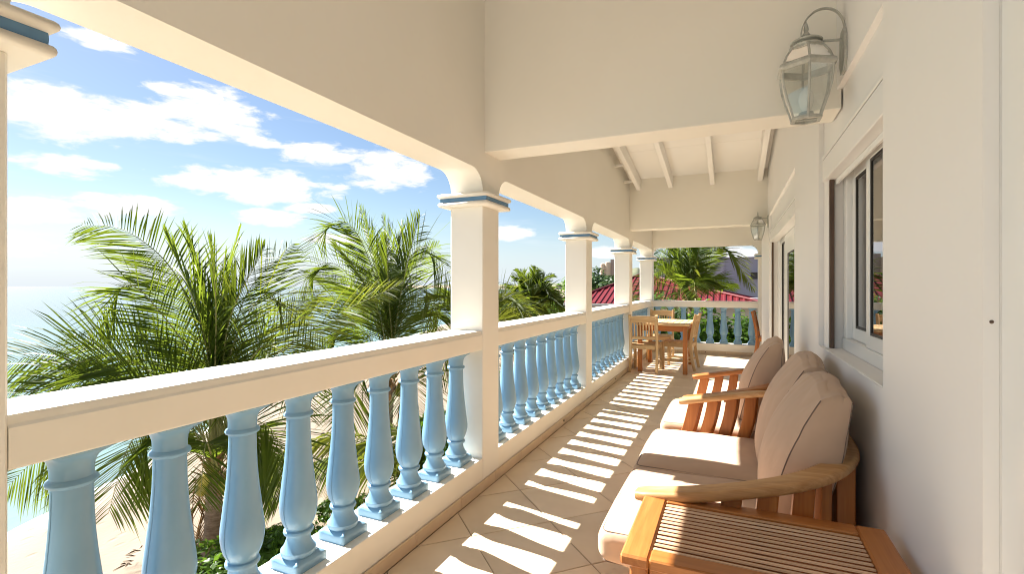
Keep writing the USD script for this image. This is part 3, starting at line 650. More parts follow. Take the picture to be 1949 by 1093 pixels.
def seat_unit(name, label, cat, y0, y1, n_seats, arm_mat=ARMWOOD, seed=0, dx=0.0, cdx=0.0):
    """Teak seat against the wall: y0 and y1 are the outer sides of its arms."""
    yc = (y0 + y1) / 2
    t = thing(name, label, cat, (0.0, yc, 0))
    ORIG[str(t.GetPath())] = np.array([0.0, yc, 0]); UsdGeom.Xformable(t).GetOrderedXformOps()[0].Set(Gf.Vec3d(dx, yc, 0))
    arm = [(-0.315, y0 + .045, .540), (-0.20, y0 + .034, .560), (-.05, y0 + .036, .590), (.10, y0 + .056, .624), (.21, y0 + .105, .645), (.30, y0 + .20, .655), (.37, y0 + .34, .659), (.407, y0 + .50, .660)]
    mid = [(.418, yc, .660)]
    pts = arm + mid + [(x, 2 * yc - y, z) for x, y, z in arm[::-1]]
    path = spline(pts, 150)
    sc = np.ones((150, 2))
    for k in range(4):
        q = math.sin((k + 1) / 5 * PI / 2); sc[k] = sc[-1 - k] = (0.55 + 0.45 * q, 0.75 + 0.25 * q)
    path2 = path.copy()
    part(t, 'arm_rail', sweep(path2, rrect(0.088, 0.036, 0.42, 4), scale=sc), arm_mat, smooth=40, world=True)
    # slats: under both arms, curved, and straight ones along the back
    def under(x):                                     # y offset and height of the rail at x on the arm
        a = np.array(arm); k = np.argsort(a[:, 0]); return np.interp(x, a[k, 0], a[k, 1]) - y0, np.interp(x, a[k, 0], a[k, 2])
    for side in (0, 1):
        S = lambda y: y if side == 0 else 2 * yc - y
        for i, x in enumerate((-0.235, -0.125, -0.015, 0.095, 0.205)):
            dy, zt = under(x); yy = y0 + dy
            p = spline([(x - 0.070, S(yy + 0.012), 0.20), (x - 0.052, S(yy + 0.004), 0.28), (x - 0.020, S(yy - 0.002), 0.38), (x + 0.004, S(yy), 0.48), (x + 0.018, S(yy), zt - 0.012)], 14)
            if i == 0: p = np.vstack([[[x - 0.05, S(yy + 0.015), 0.0], [x - 0.062, S(yy + 0.015), 0.10]], p])
            part(t, 'leg' if i == 0 else 'slat', sweep(p, rrect(0.030, 0.064 if i else 0.07, 0.2, 2), up=(1, 0.0, 0.0)), TEAK[2], smooth=40, world=True)
        p = [(.385, S(y0 + .36), 0.0), (.383, S(y0 + .362), .3), (.383, S(y0 + .365), .64)]
        part(t, 'leg', sweep(spline(p, 8), rrect(0.045, 0.06, 0.2, 2), up=(1, 0, 0)), TEAK[2], smooth=40, world=True)
        part(t, 'slat', sweep(spline([(.285, S(y0 + .20), .2), (.288, S(y0 + .205), .4), (.293, S(y0 + .208), .635)], 8), rrect(0.028, 0.062, 0.2, 2), up=(.8, S(1) - S(0), 0)), TEAK[2], smooth=40, world=True)
    nb = int((y1 - y0 - 0.7) / 0.115)
    for i in range(nb + 1):
        y = y0 + 0.43 + (y1 - y0 - 0.86) * i / max(nb, 1)
        part(t, 'slat', sweep([(.395, y, .2), (.40, y, .42), (.412, y, .645)], rrect(0.060, 0.02, 0.2, 2), up=(1, 0, 0)), TEAK[2], smooth=40, world=True)
    part(t, 'seat_rail', box(-0.315, -0.285, y0 + .05, y1 - .05, .135, .215, .004), TEAK[1], world=True)
    part(t, 'seat_rail', box(0.37, 0.40, y0 + .2, y1 - .2, .135, .215, .004), TEAK[1], world=True)
    for y in (y0 + .035, y1 - .060):
        part(t, 'side_rail', box(-0.284, 0.369, y, y + .025, .135, .215, .004), TEAK[0], world=True)
    k = 0; x = -0.27
    while x < 0.36:
        part(t, 'seat_slat', box(x, x + .05, y0 + .062, y1 - .062, .206, .222, .003), TEAK[1], world=True); x += .075
    ya, yb_ = y0 + 0.075, y1 - 0.075; wd = (yb_ - ya) / n_seats
    for i in range(n_seats):
        a, b = ya + wd * i + .004, ya + wd * (i + 1) - .004
        s_ = part(t, 'seat_cushion', slab_cushion(-0.475, 0.20, a, b, 0.225, 0.362, seed=seed + i), CUSH, smooth=True, world=True)
        m = MB()
        for zz in (0.235, 0.352):
            g_ = np.array(sg.box(-.43, a + .045, .5, b - .045).buffer(.0275, 8).exterior.coords)[:-1]; g_ = g_[g_[:, 0] < .15]
            g_ = g_[np.argsort(np.arctan2(g_[:, 1] - (a + b) / 2, -(g_[:, 0] - .16)))]
            g_ = np.vstack([[.15, g_[0][1]], g_, [.15, g_[-1][1]]])
            dense = np.vstack([np.linspace(p, q, max(2, int(np.linalg.norm(q - p) / .012)), endpoint=False) for p, q in zip(g_[:-1], g_[1:])] + [g_[-1:]])
            v_ = (dense[:, 1] - (a + b) / 2) / ((b - a) / 2)
            dense[:, 0] -= np.where(dense[:, 0] < -.3, .0035 * (1 - v_**4), 0)
            part(s_, 'piping', tube(np.column_stack([dense, np.full(len(dense), zz)]), 0.0024, 5), PIPING, world=True)
        sd = seed * 5 + i * 3 + 1
        c0, c1 = y0 + 0.275, y1 - 0.25; cw = (c1 - c0) / n_seats
        args = (c0 + cw * i - 0.012, c0 + cw * (i + 1) + 0.014, 0.368, 0.905 + 0.02 * (i % 2), 0.075 + 0.012 * i + cdx, 0.150, 0.245, sd)
        bc = part(t, 'back_cushion', back_cushion(*args), CUSH, smooth=True, world=True)
        for e in cushion_edges(*args): part(bc, 'piping', tube(e, 0.0024, 5, up=(0.2, 0.97, 0.1)), PIPING, world=True)
    return t
seat_unit('sofa', 'two seat teak sofa with curved slatted arms and thick taupe cushions against the wall', 'sofa', 1.79, 3.46, 2, seed=1)
seat_unit('armchair', 'teak armchair with taupe cushions beyond the sofa, arm towards the dining table', 'armchair', 3.472, 4.42, 1, arm_mat=TEAK[0], seed=4, dx=0.02, cdx=-0.085)

# side table with a slatted top, close to the viewer
x0, x1, y0, y1, zt = -0.283, 0.430, 1.372, 1.838, 0.556
t = thing('side_table', 'teak side table with a slatted top in the near right corner', 'table', ((x0 + x1) / 2, (y0 + y1) / 2, 0))
fw = 0.066
part(t, 'top_frame', box(x0, x0 + fw + .012, y0, y1, zt - .032, zt, .006), TEAK[1], world=True)
part(t, 'top_frame', box(x1 - fw - .012, x1, y0, y1, zt - .032, zt, .006), TEAK[1], world=True)
for a, b in ((y0, y0 + fw), (y1 - fw, y1)):
    part(t, 'top_frame', box(x0 + fw + .0125, x1 - fw - .0125, a + .001, b - .001, zt - .031, zt - .0008, .004), TEAK[0], world=True)
ns = 13; pitch = (y1 - y0 - 2 * fw) / ns
for i in range(ns):
    ya = y0 + fw + pitch * (i + 0.17)
    part(t, 'top_slat', box(x0 + fw + .0135, x1 - fw - .0135, ya, ya + pitch * 0.54, zt - .026, zt - .005 + RNG.uniform(-.0006, .0006), .003), PALESLAT, world=True)
part(t, 'cross_rail', box((x0 + x1) / 2 - .02, (x0 + x1) / 2 + .02, y0 + .03, y1 - .03, zt - .06, zt - .0265, .003), TEAK[1], world=True)
for xa in (x0 + .022, x1 - .022 - .05):
    for ya in (y0 + .022, y1 - .022 - .05):
        part(t, 'leg', box(xa, xa + .05, ya, ya + .05, 0, zt - .033, .006), TEAK[2], world=True)
for ya in (y0 + .03, y1 - .052):
    part(t, 'apron', box(x0 + .074, x1 - .074, ya, ya + .022, zt - .105, zt - .033, .003), TEAK[0], world=True)
for xa in (x0 + .03, x1 - .052):
    part(t, 'apron', box(xa, xa + .022, y0 + .074, y1 - .074, zt - .105, zt - .033, .003), TEAK[1], world=True)
for k in range(5):
    xa = x0 + .10 + k * .108
    part(t, 'shelf_slat', box(xa, xa + .075, y0 + .03, y1 - .03, .15, .168, .003), TEAK[1], world=True)
for ya in (y0 + .035, y1 - .057):
    part(t, 'shelf_rail', box(x0 + .073, x1 - .073, ya, ya + .022, .115, .149, .003), TEAK[0], world=True)

# dining table and chairs
x0, x1, y0, y1, zt = -1.33, -0.555, 7.58, 8.72, 0.742
t = thing('dining_table', 'weathered teak dining table with a plank top at the far end of the porch', 'table', ((x0 + x1) / 2, (y0 + y1) / 2, 0))
for a, b in ((x0, x0 + .07), (x1 - .07, x1)): part(t, 'top_frame', box(a, b, y0, y1, zt - .03, zt, .005), OLDTEAK[1], world=True)
for a, b in ((y0, y0 + .07), ((y0 + y1) / 2 - .03, (y0 + y1) / 2 + .03), (y1 - .07, y1)): part(t, 'top_frame', box(x0 + .0705, x1 - .0705, a + .0005, b - .0005, zt - .029, zt - .001, .004), OLDTEAK[0], world=True)
w_ = (x1 - x0 - .148) / 7
for i in range(7):
    xa = x0 + .075 + w_ * i
    for a, b in ((y0 + .074, (y0 + y1) / 2 - .034), ((y0 + y1) / 2 + .034, y1 - .074)):
        part(t, 'top_plank', box(xa + .004, xa + w_ - .004, a, b, zt - .024, zt - .002, .003), OLDTEAK[1], world=True)
for xa in (x0 + .03, x1 - .095):
    for ya in (y0 + .03, y1 - .095): part(t, 'leg', box(xa, xa + .065, ya, ya + .065, 0, zt - .031, .006), TEAK[2], world=True)
for ya in (y0 + .045, y1 - .07): part(t, 'apron', box(x0 + .096, x1 - .096, ya, ya + .025, zt - .115, zt - .031, .003), TEAK[0], world=True)
for xa in (x0 + .045, x1 - .07): part(t, 'apron', box(xa, xa + .025, y0 + .096, y1 - .096, zt - .115, zt - .031, .003), TEAK[1], world=True)

def dining_chair(label, loc, rz, woods=OLDTEAK):
    """Faces its own +y, back at y = 0."""
    t = thing('dining_chair', label, 'chair', loc, rz, 'slatted teak dining chairs')
    w, d = 0.43, 0.44
    for sx in (-1, 1):
        x = sx * (w / 2 - .02)
        p = spline([(x, -.055, 0), (x, -.012, .22), (x, 0, .42), (x, -.03, .65), (x, -.075, .868)], 16)
        part(t, 'back_leg', sweep(p, rrect(.038, .042, .18, 2), up=(0, 1, 0)), woods[2], smooth=40)
        part(t, 'front_leg', box(x - .02, x + .02, d - .045, d - .005, 0, .415, .005), woods[2])
        part(t, 'seat_rail', box(x - .012, x + .012, .024, d - .046, .352, .412, .003), woods[1])
        part(t, 'stretcher', box(x - .010, x + .010, .0, d - .046, .13, .16, .003), woods[1])
    n = 9; xs = np.linspace(-w / 2 + .042, w / 2 - .042, n)
    top = []
    for i, x in enumerate(xs):
        part(t, 'back_slat', sweep([(x, -.010, .535), (x, -.032, .65), (x, -.056, .765)], rrect(.020, .012, .2, 1), up=(0, 1, 0)), woods[2], smooth=40)
    u = np.linspace(-w / 2 + .040, w / 2 - .040, 14)
    poly = sg.Polygon([(x, .845 + .012 * (1 - (x / (w / 2))**2)) for x in u] + [(x, .760 - .03 * (abs(x) / (w / 2))**2) for x in u[::-1]])
    v, f = extr(poly, -.011, .011, 'xz'); v = v.copy(); v[:, 1] += -.0565 - (v[:, 2] - .765) * .22
    part(t, 'top_rail', (v, f), woods[0])
    v, f = box(-w / 2 + .040, w / 2 - .040, -.011, .011, .500, .545, .003); v = v.copy(); v[:, 1] += -.012
    part(t, 'back_rail', (v, f), woods[0])
    part(t, 'front_rail', box(-w / 2 + .041, w / 2 - .041, d - .036, d - .012, .352, .412, .003), woods[0])
    part(t, 'rear_rail', box(-w / 2 + .041, w / 2 - .041, -.010, .012, .352, .412, .003), woods[0])
    for i in range(7):
        y = .030 + i * .061
        part(t, 'seat_slat', box(-w / 2 + .002, w / 2 - .002, y, y + .050, .413, .431 - .004 * math.sin(PI * i / 6), .004), woods[0])
    return t
dining_chair('slatted teak chair nearest, its back to the viewer, beside the white railing', (-1.20, 7.55, 0), 0.0)
dining_chair('slatted teak chair seen side on at the right side of the dining table', (-0.545, 8.20, 0), 84.0)
dining_chair('slatted teak chair at the far side of the dining table, facing the viewer', (-1.16, 9.33, 0), 180.0)
dining_chair('orange teak chair half hidden behind the house wall at the far right corner', (0.425, 9.60, 0), -97.0, woods=TEAK)

# wall lanterns
def lantern(label, loc, loop_on=True, k=1.0):
    """Six sided glazed lantern on a bracket; its back plate is at x = 0, it hangs towards -x."""
    t = thing('wall_lantern', label, 'lantern', loc, group=None)
    cx = -0.150; K = 6
    def part(t_, nm, m_, mt, smooth=30):
        v_, f_ = vf(m_); v_ = np.array(v_)
        if nm == 'back_plate': v_[:, 2] = v_[:, 2] * .66 - .003
        elif nm == 'arm': v_[:, 2] -= .035
        elif nm != 'loop_bracket':
            z = v_[:, 2]; v_[:, 2] = np.where(z < -.06, -.062 + (z + .06) * .87, np.where(z < .115, -.062 + (z + .06) * .70, .0605 + (z - .115) * .95))
        return globals()['part'](t_, nm, (v_ * k, f_), mt, smooth)
    def ring(r, z, n=K, ph=PI / 6): a = np.arange(n) * 2 * PI / n + ph; return np.column_stack([cx + r * np.cos(a), r * np.sin(a), np.full(n, z)])
    low = [(0.062, -.335), (0.074, -.29), (0.092, -.235), (0.107, -.17), (0.114, -.11), (0.113, -.075)]
    upp = [(0.110, -.045), (0.098, 0.0), (0.078, .045), (0.064, .072)]
    for rows, nm in ((low, 'lower'), (upp, 'upper')):
        for j in range(K):
            m = MB(); L = np.array([ring(r, z)[j] for r, z in rows]); m.add(tube(L, .0055, 6)); part(t, 'frame_bar', m, METAL, smooth=50)
            R = np.array([ring(r, z)[(j + 1) % K] for r, z in rows]); n = len(rows)
            v = np.vstack([L, R]); f = [];
            for i in range(n - 1): f += [(i, i + 1, n + i + 1), (i, n + i + 1, n + i)]
            part(t, 'pane', (v, np.array(f)), LPANE, smooth=20)
    def band(rows): return lathe(rows, K)
    def hexl(rows):
        a = np.arange(K) * 2 * PI / K + PI / 6; v = []; m = len(rows)
        for r, z in rows: v.append(np.column_stack([cx + r * np.cos(a), r * np.sin(a), np.full(K, z)]))
        v = np.vstack(v); f = []
        for i in range(m):
            i2 = (i + 1) % m
            for j in range(K): p, q = i*K + j, i*K + (j+1) % K; p2, q2 = i2*K + j, i2*K + (j+1) % K; f += [(p, q, q2), (p, q2, p2)]
        return v, np.array(f)
    part(t, 'rim_band', hexl([(.104, -.082), (.120, -.080), (.131, -.070), (.129, -.056), (.118, -.044), (.104, -.042)]), METAL, smooth=25)
    part(t, 'bottom_rim', hexl([(.050, -.343), (.068, -.343), (.070, -.333), (.066, -.326), (.050, -.326)]), METAL, smooth=25)
    part(t, 'bottom_bar', tube([(cx - .055, 0, -.338), (cx + .055, 0, -.338)], .005, 6), METAL)
    part(t, 'cap', lathe([(.066, .066), (.070, .074), (.064, .082), (.054, .088), (.050, .098), (.064, .101), (.067, .107), (.052, .118), (.030, .128), (.016, .133), (.001, .134)], 20, (cx, 0, 0)), METAL, smooth=35)
    part(t, 'finial', lathe([(.012, .13), (.018, .140), (.013, .150), (.008, .158), (.011, .170), (.007, .19), (.001, .212)], 10, (cx, 0, 0)), METAL, smooth=50)
    if loop_on:
        a = np.linspace(math.radians(205), math.radians(-8), 40)
        loop = np.column_stack([-.086 + .084 * np.cos(a), np.zeros(40), .088 + .106 * np.sin(a)])
        loop = np.vstack([[[cx - .004, 0, .062]], loop, [[-.006, 0, .03], [-.006, 0, -.03]]])
        part(t, 'loop_bracket', sweep(spline(loop, 60), rrect(.020, .005, .3, 1), up=np.array([0, 0, 1]) * 0 + np.array([[p[0] + .079, 0.001, p[2] - .07] for p in spline(loop, 60)])), METAL, smooth=50)
    part(t, 'arm', tube([(-.004, 0, .072), (-.085, 0, .082)], .006, 8), METAL)
    o = sg.Polygon([(-.055, -.10), (-.055, .07), (-.03, .125), (.03, .125), (.055, .07), (.055, -.10), (.03, -.165), (-.03, -.165)])
    part(t, 'back_plate', extr(o, -.012, -.0005, 'yz'), METAL)
    m = lathe([(.012, -.325), (.03, -.322), (.03, -.30), (.012, -.297)], 14, (cx, 0, 0))
    part(t, 'bulb_base', m, METAL, smooth=40)
    part(t, 'bulb', lathe([(.014, -.296), (.026, -.27), (.032, -.235), (.028, -.20), (.014, -.175), (.001, -.168)], 14, (cx, 0, 0)), BULB, smooth=60)
    return t
lantern('large weathered six sided glass lantern on the wall above the window, nearest', (XW, 2.62, 2.37))
lantern('small looking far wall lantern beside the sliding door, above the railing end', (XW, 7.59, 2.20), False, 0.86)
# ------------------------------------------------------------------ ground, sea
SEA_Z, GZ = -4.25, -3.0
SHORE = np.array([(-11.5, -400), (-11.8, -30), (-12.8, -8), (-13.4, 0), (-14.2, 5), (-16.6, 9), (-19.2, 14), (-23.5, 22), (-34, 50), (-55, 110), (-95, 230), (-160, 400), (-330, 760), (-700, 1150), (-1500, 1500), (-2600, 1650), (-9000, 1800)])
def shore_x(y): return np.interp(y, SHORE[:15, 1], SHORE[:15, 0])
ys = np.unique(np.concatenate([np.linspace(-400, -20, 8), np.linspace(-20, 40, 121), np.linspace(40, 120, 50), np.geomspace(120, 1500, 40)]))
us = np.concatenate([[-60, -30, -15], np.linspace(-8, 12, 81), np.linspace(12.5, 30, 20), np.geomspace(32, 9000, 26)])
G = np.array([[(shore_x(y) + u * (1 if u < 12 else 1), y, 0) for u in us] for y in ys])
u_ = np.broadcast_to(us, G.shape[:2])
prof = np.interp(u_, [-60, -15, -3, 0, 2.0, 5.5, 12, 9000], [-8, -5.6, -4.55, -4.25, -4.0, -3.35, -3.0, -3.0])
nz = (meshkit.fbm(np.stack([G[..., 0] * .35, G[..., 1] * .35, G[..., 0] * 0], -1), 4, 3) - .5)
fine = (meshkit.fbm(np.stack([G[..., 0] * 2.2, G[..., 1] * 2.2, G[..., 0] * 0], -1), 3, 9) - .5)
G[..., 2] = prof + nz * 0.28 * np.clip((u_ + 1) / 3, 0, 1) + fine * 0.07 * np.clip((u_ - 1) / 2, 0, 1)
far = np.clip((G[..., 1] - 120) / 300, 0, 1); G[..., 2] += far * np.clip(u_ - 20, 0, 200) * 0.03
n1, n2 = G.shape[:2]; idx = np.arange(n1 * n2).reshape(n1, n2)
Fq = np.stack([idx[:-1, :-1], idx[:-1, 1:], idx[1:, 1:], idx[1:, :-1]], -1).reshape(-1, 4)
n = {'g': ('geometry', {}), 'sp': ('separate_xyz', {}), 'n': ('noise_texture', {'scale': 0.6, 'detail': 6.0}), 'r': ('rgb_ramp', {'ramp': [(0.3, (0.195, 0.152, 0.112)), (0.7, (0.245, 0.196, 0.148))]}),
     'wet': ('map_range', {'from_min': -4.0, 'from_max': -4.25, 'to_min': 0.0, 'to_max': 1.0, 'clamp': True}), 'mw': ('mix_color', {'b': (0.27, 0.23, 0.185)}),
     'v': ('voronoi_texture', {'scale': 2.6, 'feature': 'smooth_f1', 'smoothness': 0.4}), 'vr': ('map_range', {'from_min': 0.0, 'from_max': 0.28, 'to_min': 0.0, 'to_max': 1.0, 'clamp': True}),
     'n2': ('noise_texture', {'scale': 9.0, 'detail': 6.0}), 'ad': ('math', {'math_type': 'multiply_add', 'value2': 0.5}),
     'b': ('bump', {'strength': 0.7, 'distance': 0.05}), 'p': ('principled_bsdf', {'roughness': 0.9, 'specular_ior_level': 0.2})}
l = [('g.position', 'n.vector'), ('n.fac', 'r.fac'), ('g.position', 'sp.vector'), ('sp.z', 'wet.value'), ('wet.result', 'mw.fac'), ('r.color', 'mw.a'), ('mw.result', 'p.base_color'),
     ('g.position', 'v.vector'), ('v.distance', 'vr.value'), ('g.position', 'n2.vector'), ('n2.fac', 'ad.value1'), ('vr.result', 'ad.value3'), ('ad.value', 'b.height'), ('b.normal', 'p.normal')]
SAND = mat('sand', n, l)
solo('sand', (G.reshape(-1, 3), Fq), SAND, 'pale sandy beach below the porch', kind='structure', smooth=True)
n = {'g': ('geometry', {}), 'sp': ('separate_xyz', {}), 'n': ('noise_texture', {'scale': 0.9, 'detail': 5.0}), 'n2': ('noise_texture', {'scale': 0.03, 'detail': 3.0}),
     'r': ('rgb_ramp', {'ramp': [(0.0, (0.20, 0.24, 0.215)), (0.12, (0.13, 0.215, 0.21)), (0.45, (0.075, 0.155, 0.175)), (1.0, (0.06, 0.11, 0.14))]}),
     'dx': ('math', {'math_type': 'multiply_add', 'value2': -1 / 120.0, 'value3': -0.20}), 'ad': ('math', {'math_type': 'multiply_add', 'value2': 0.25}),
     'b': ('bump', {'strength': 0.35, 'distance': 0.12}), 'p': ('principled_bsdf', {'roughness': 0.16, 'ior': 1.33, 'specular_ior_level': 0.5})}
l = [('g.position', 'n.vector'), ('g.position', 'sp.vector'), ('sp.x', 'dx.value1'), ('g.position', 'n2.vector'), ('n2.fac', 'ad.value1'), ('dx.value', 'ad.value3'), ('ad.value', 'r.fac'),
     ('r.color', 'p.base_color'), ('n.fac', 'b.height'), ('b.normal', 'p.normal')]
SEA = mat('sea_water', n, l)
solo('sea', (np.array([(-16000, -3000, SEA_Z), (60, -3000, SEA_Z), (60, 16000, SEA_Z), (-16000, 16000, SEA_Z)]), np.array([[0, 1, 2, 3]])), SEA, 'calm turquoise sea out to the horizon', kind='structure', smooth=False)
# foam line and wrack
yy = np.linspace(-6, 60, 260); xx = shore_x(yy) + 0.25 + 0.5 * (meshkit.noise(np.column_stack([yy * .35, yy * 0, yy * 0]), 5) - .5)
wd = 0.10 + 0.35 * meshkit.noise(np.column_stack([yy * .9, yy * 0, yy * 0]), 8)
V = np.vstack([np.column_stack([xx - wd, yy, np.full(260, SEA_Z + .02)]), np.column_stack([xx + .1, yy, np.full(260, SEA_Z + .03)])])
F = np.array([(i, i + 260, i + 261, i + 1) for i in range(259)])
solo('sea_foam', (V, F), FOAM, 'thin white line of foam at the edge of the water', kind='stuff', smooth=False)
m = MB()
def ground_z(x, y):
    u = x - shore_x(y); b = np.interp(u, [-15, -3, 0, 2.0, 5.5, 12, 9000], [-5.6, -4.55, -4.25, -4.0, -3.35, -3.0, -3.0])
    p = np.array([[x * .35, y * .35, 0]]); q = np.array([[x * 2.2, y * 2.2, 0]])
    return float(b + (meshkit.fbm(p, 4, 3)[0] - .5) * 0.28 * np.clip((u + 1) / 3, 0, 1) + (meshkit.fbm(q, 3, 9)[0] - .5) * 0.07 * np.clip((u - 1) / 2, 0, 1))
for k in range(260):
    y = RNG.uniform(2.5, 20); x = shore_x(y) + RNG.choice([4.6, 6.2]) + 0.25 * math.sin(y * 1.7) + RNG.normal(0, .10)
    a = RNG.uniform(0, PI); L = RNG.uniform(.03, .13); z = ground_z(x, y) + .008
    d_ = np.array([math.cos(a), math.sin(a), 0]) * L; s_ = np.array([-math.sin(a), math.cos(a), 0]) * .012
    c = np.array([x, y, z]); m.add((np.array([c - d_ - s_, c + d_ - s_ * .3, c + d_ + s_ * .3, c - d_ + s_, c + [0, 0, .02]]), np.array([(0, 1, 4), (1, 2, 4), (2, 3, 4), (3, 0, 4)])))
solo('wrack', m, WEED, 'dark strands of dried seaweed on the sand', kind='stuff', smooth=False)

# ------------------------------------------------------------------ palms
def frond_mesh(base, pts, L, rng, n=70, roll=0.0, WID=0.0135, tilt=0.0, hang=0.0):
    """Rachis through base and pts; leaflets along both sides. Returns leaves, rachis."""
    p = spline([base] + list(pts), 40) if len(pts) > 1 else spline([base] + list(pts), 40)
    seg = np.linalg.norm(np.diff(p, axis=0), axis=1); s = np.concatenate([[0], np.cumsum(seg)]); tot = s[-1]
    at = lambda q: np.array([np.interp(q * tot, s, p[:, k]) for k in range(3)])
    V, F, k = [], [], 0
    # the frond's own plane: normal from the way it arches
    for i in range(n):
        q = 0.22 + 0.78 * (i + 0.5) / n
        o = at(q); T = at(min(q + .02, 1)) - at(max(q - .02, 0)); T /= np.linalg.norm(T)
        S = np.cross(T, np.array([0, 0, 1.0]) * (1 - abs(tilt)) + (np.array([.80, -.55, .15]) if tilt > 0 else np.array([.50, .86, 0])) * abs(tilt)); ns = np.linalg.norm(S)
        S = S / ns if ns > 0.15 else np.array([T[1], -T[0], 0]) / max(np.hypot(T[0], T[1]), 1e-3) if np.hypot(T[0], T[1]) > .05 else np.array([1.0, 0, 0])
        N = np.cross(S, T)
        ln = L * (0.35 + 0.75 * math.sin(PI * min(1, (q * 0.92 + .10)))**0.8) * rng.uniform(.88, 1.08) * (1.0 if q < .9 else 1 - (q - .9) * 4.5)
        fwd = 0.55 + 0.75 * q
        for sd in (-1, 1):
            if rng.random() < .03: continue
            r_ = roll + rng.normal(0, .10)
            lift = 0.26 - 0.20 * q + rng.normal(0, .10)
            side = S * sd * math.cos(r_) + N * math.sin(r_) * 0
            D = side + T * fwd + N * lift; D /= np.linalg.norm(D)
            W = np.cross(D, N); W /= max(np.linalg.norm(W), 1e-6)
            tw = rng.normal(0.75, .40) * sd; W = W * math.cos(tw) + np.cross(D, W) * math.sin(tw)
            droop = (rng.uniform(.03, .22) + hang) * (0.7 + q * .6); wid = WID * (0.75 + 0.5 * math.sin(PI * q)) * rng.uniform(.8, 1.2)
            a = o + D * 0.0
            c0 = a; c1 = a + D * ln * .35 + np.array([0, 0, -droop * ln * .10]); c2 = a + D * ln * .70 + np.array([0, 0, -droop * ln * .42]); c3 = a + D * ln * .97 + np.array([0, 0, -droop * ln * .95])
            V += [c0 - W * wid * .45, c0 + W * wid * .45, c1 - W * wid, c1 + W * wid, c2 - W * wid * .75, c2 + W * wid * .75, c3]
            F += [(k, k+1, k+3), (k, k+3, k+2), (k+2, k+3, k+5), (k+2, k+5, k+4), (k+4, k+5, k+6)]; k += 7
    w = np.linspace(1, .12, len(p)) * 0.028; w[:3] *= 1.6
    rach = sweep(p, rrect(1.3, .8, .4, 2), up=(0.11, 0.07, 1.0), scale=np.column_stack([w, w]))
    return (np.array(V), np.array(F)), rach
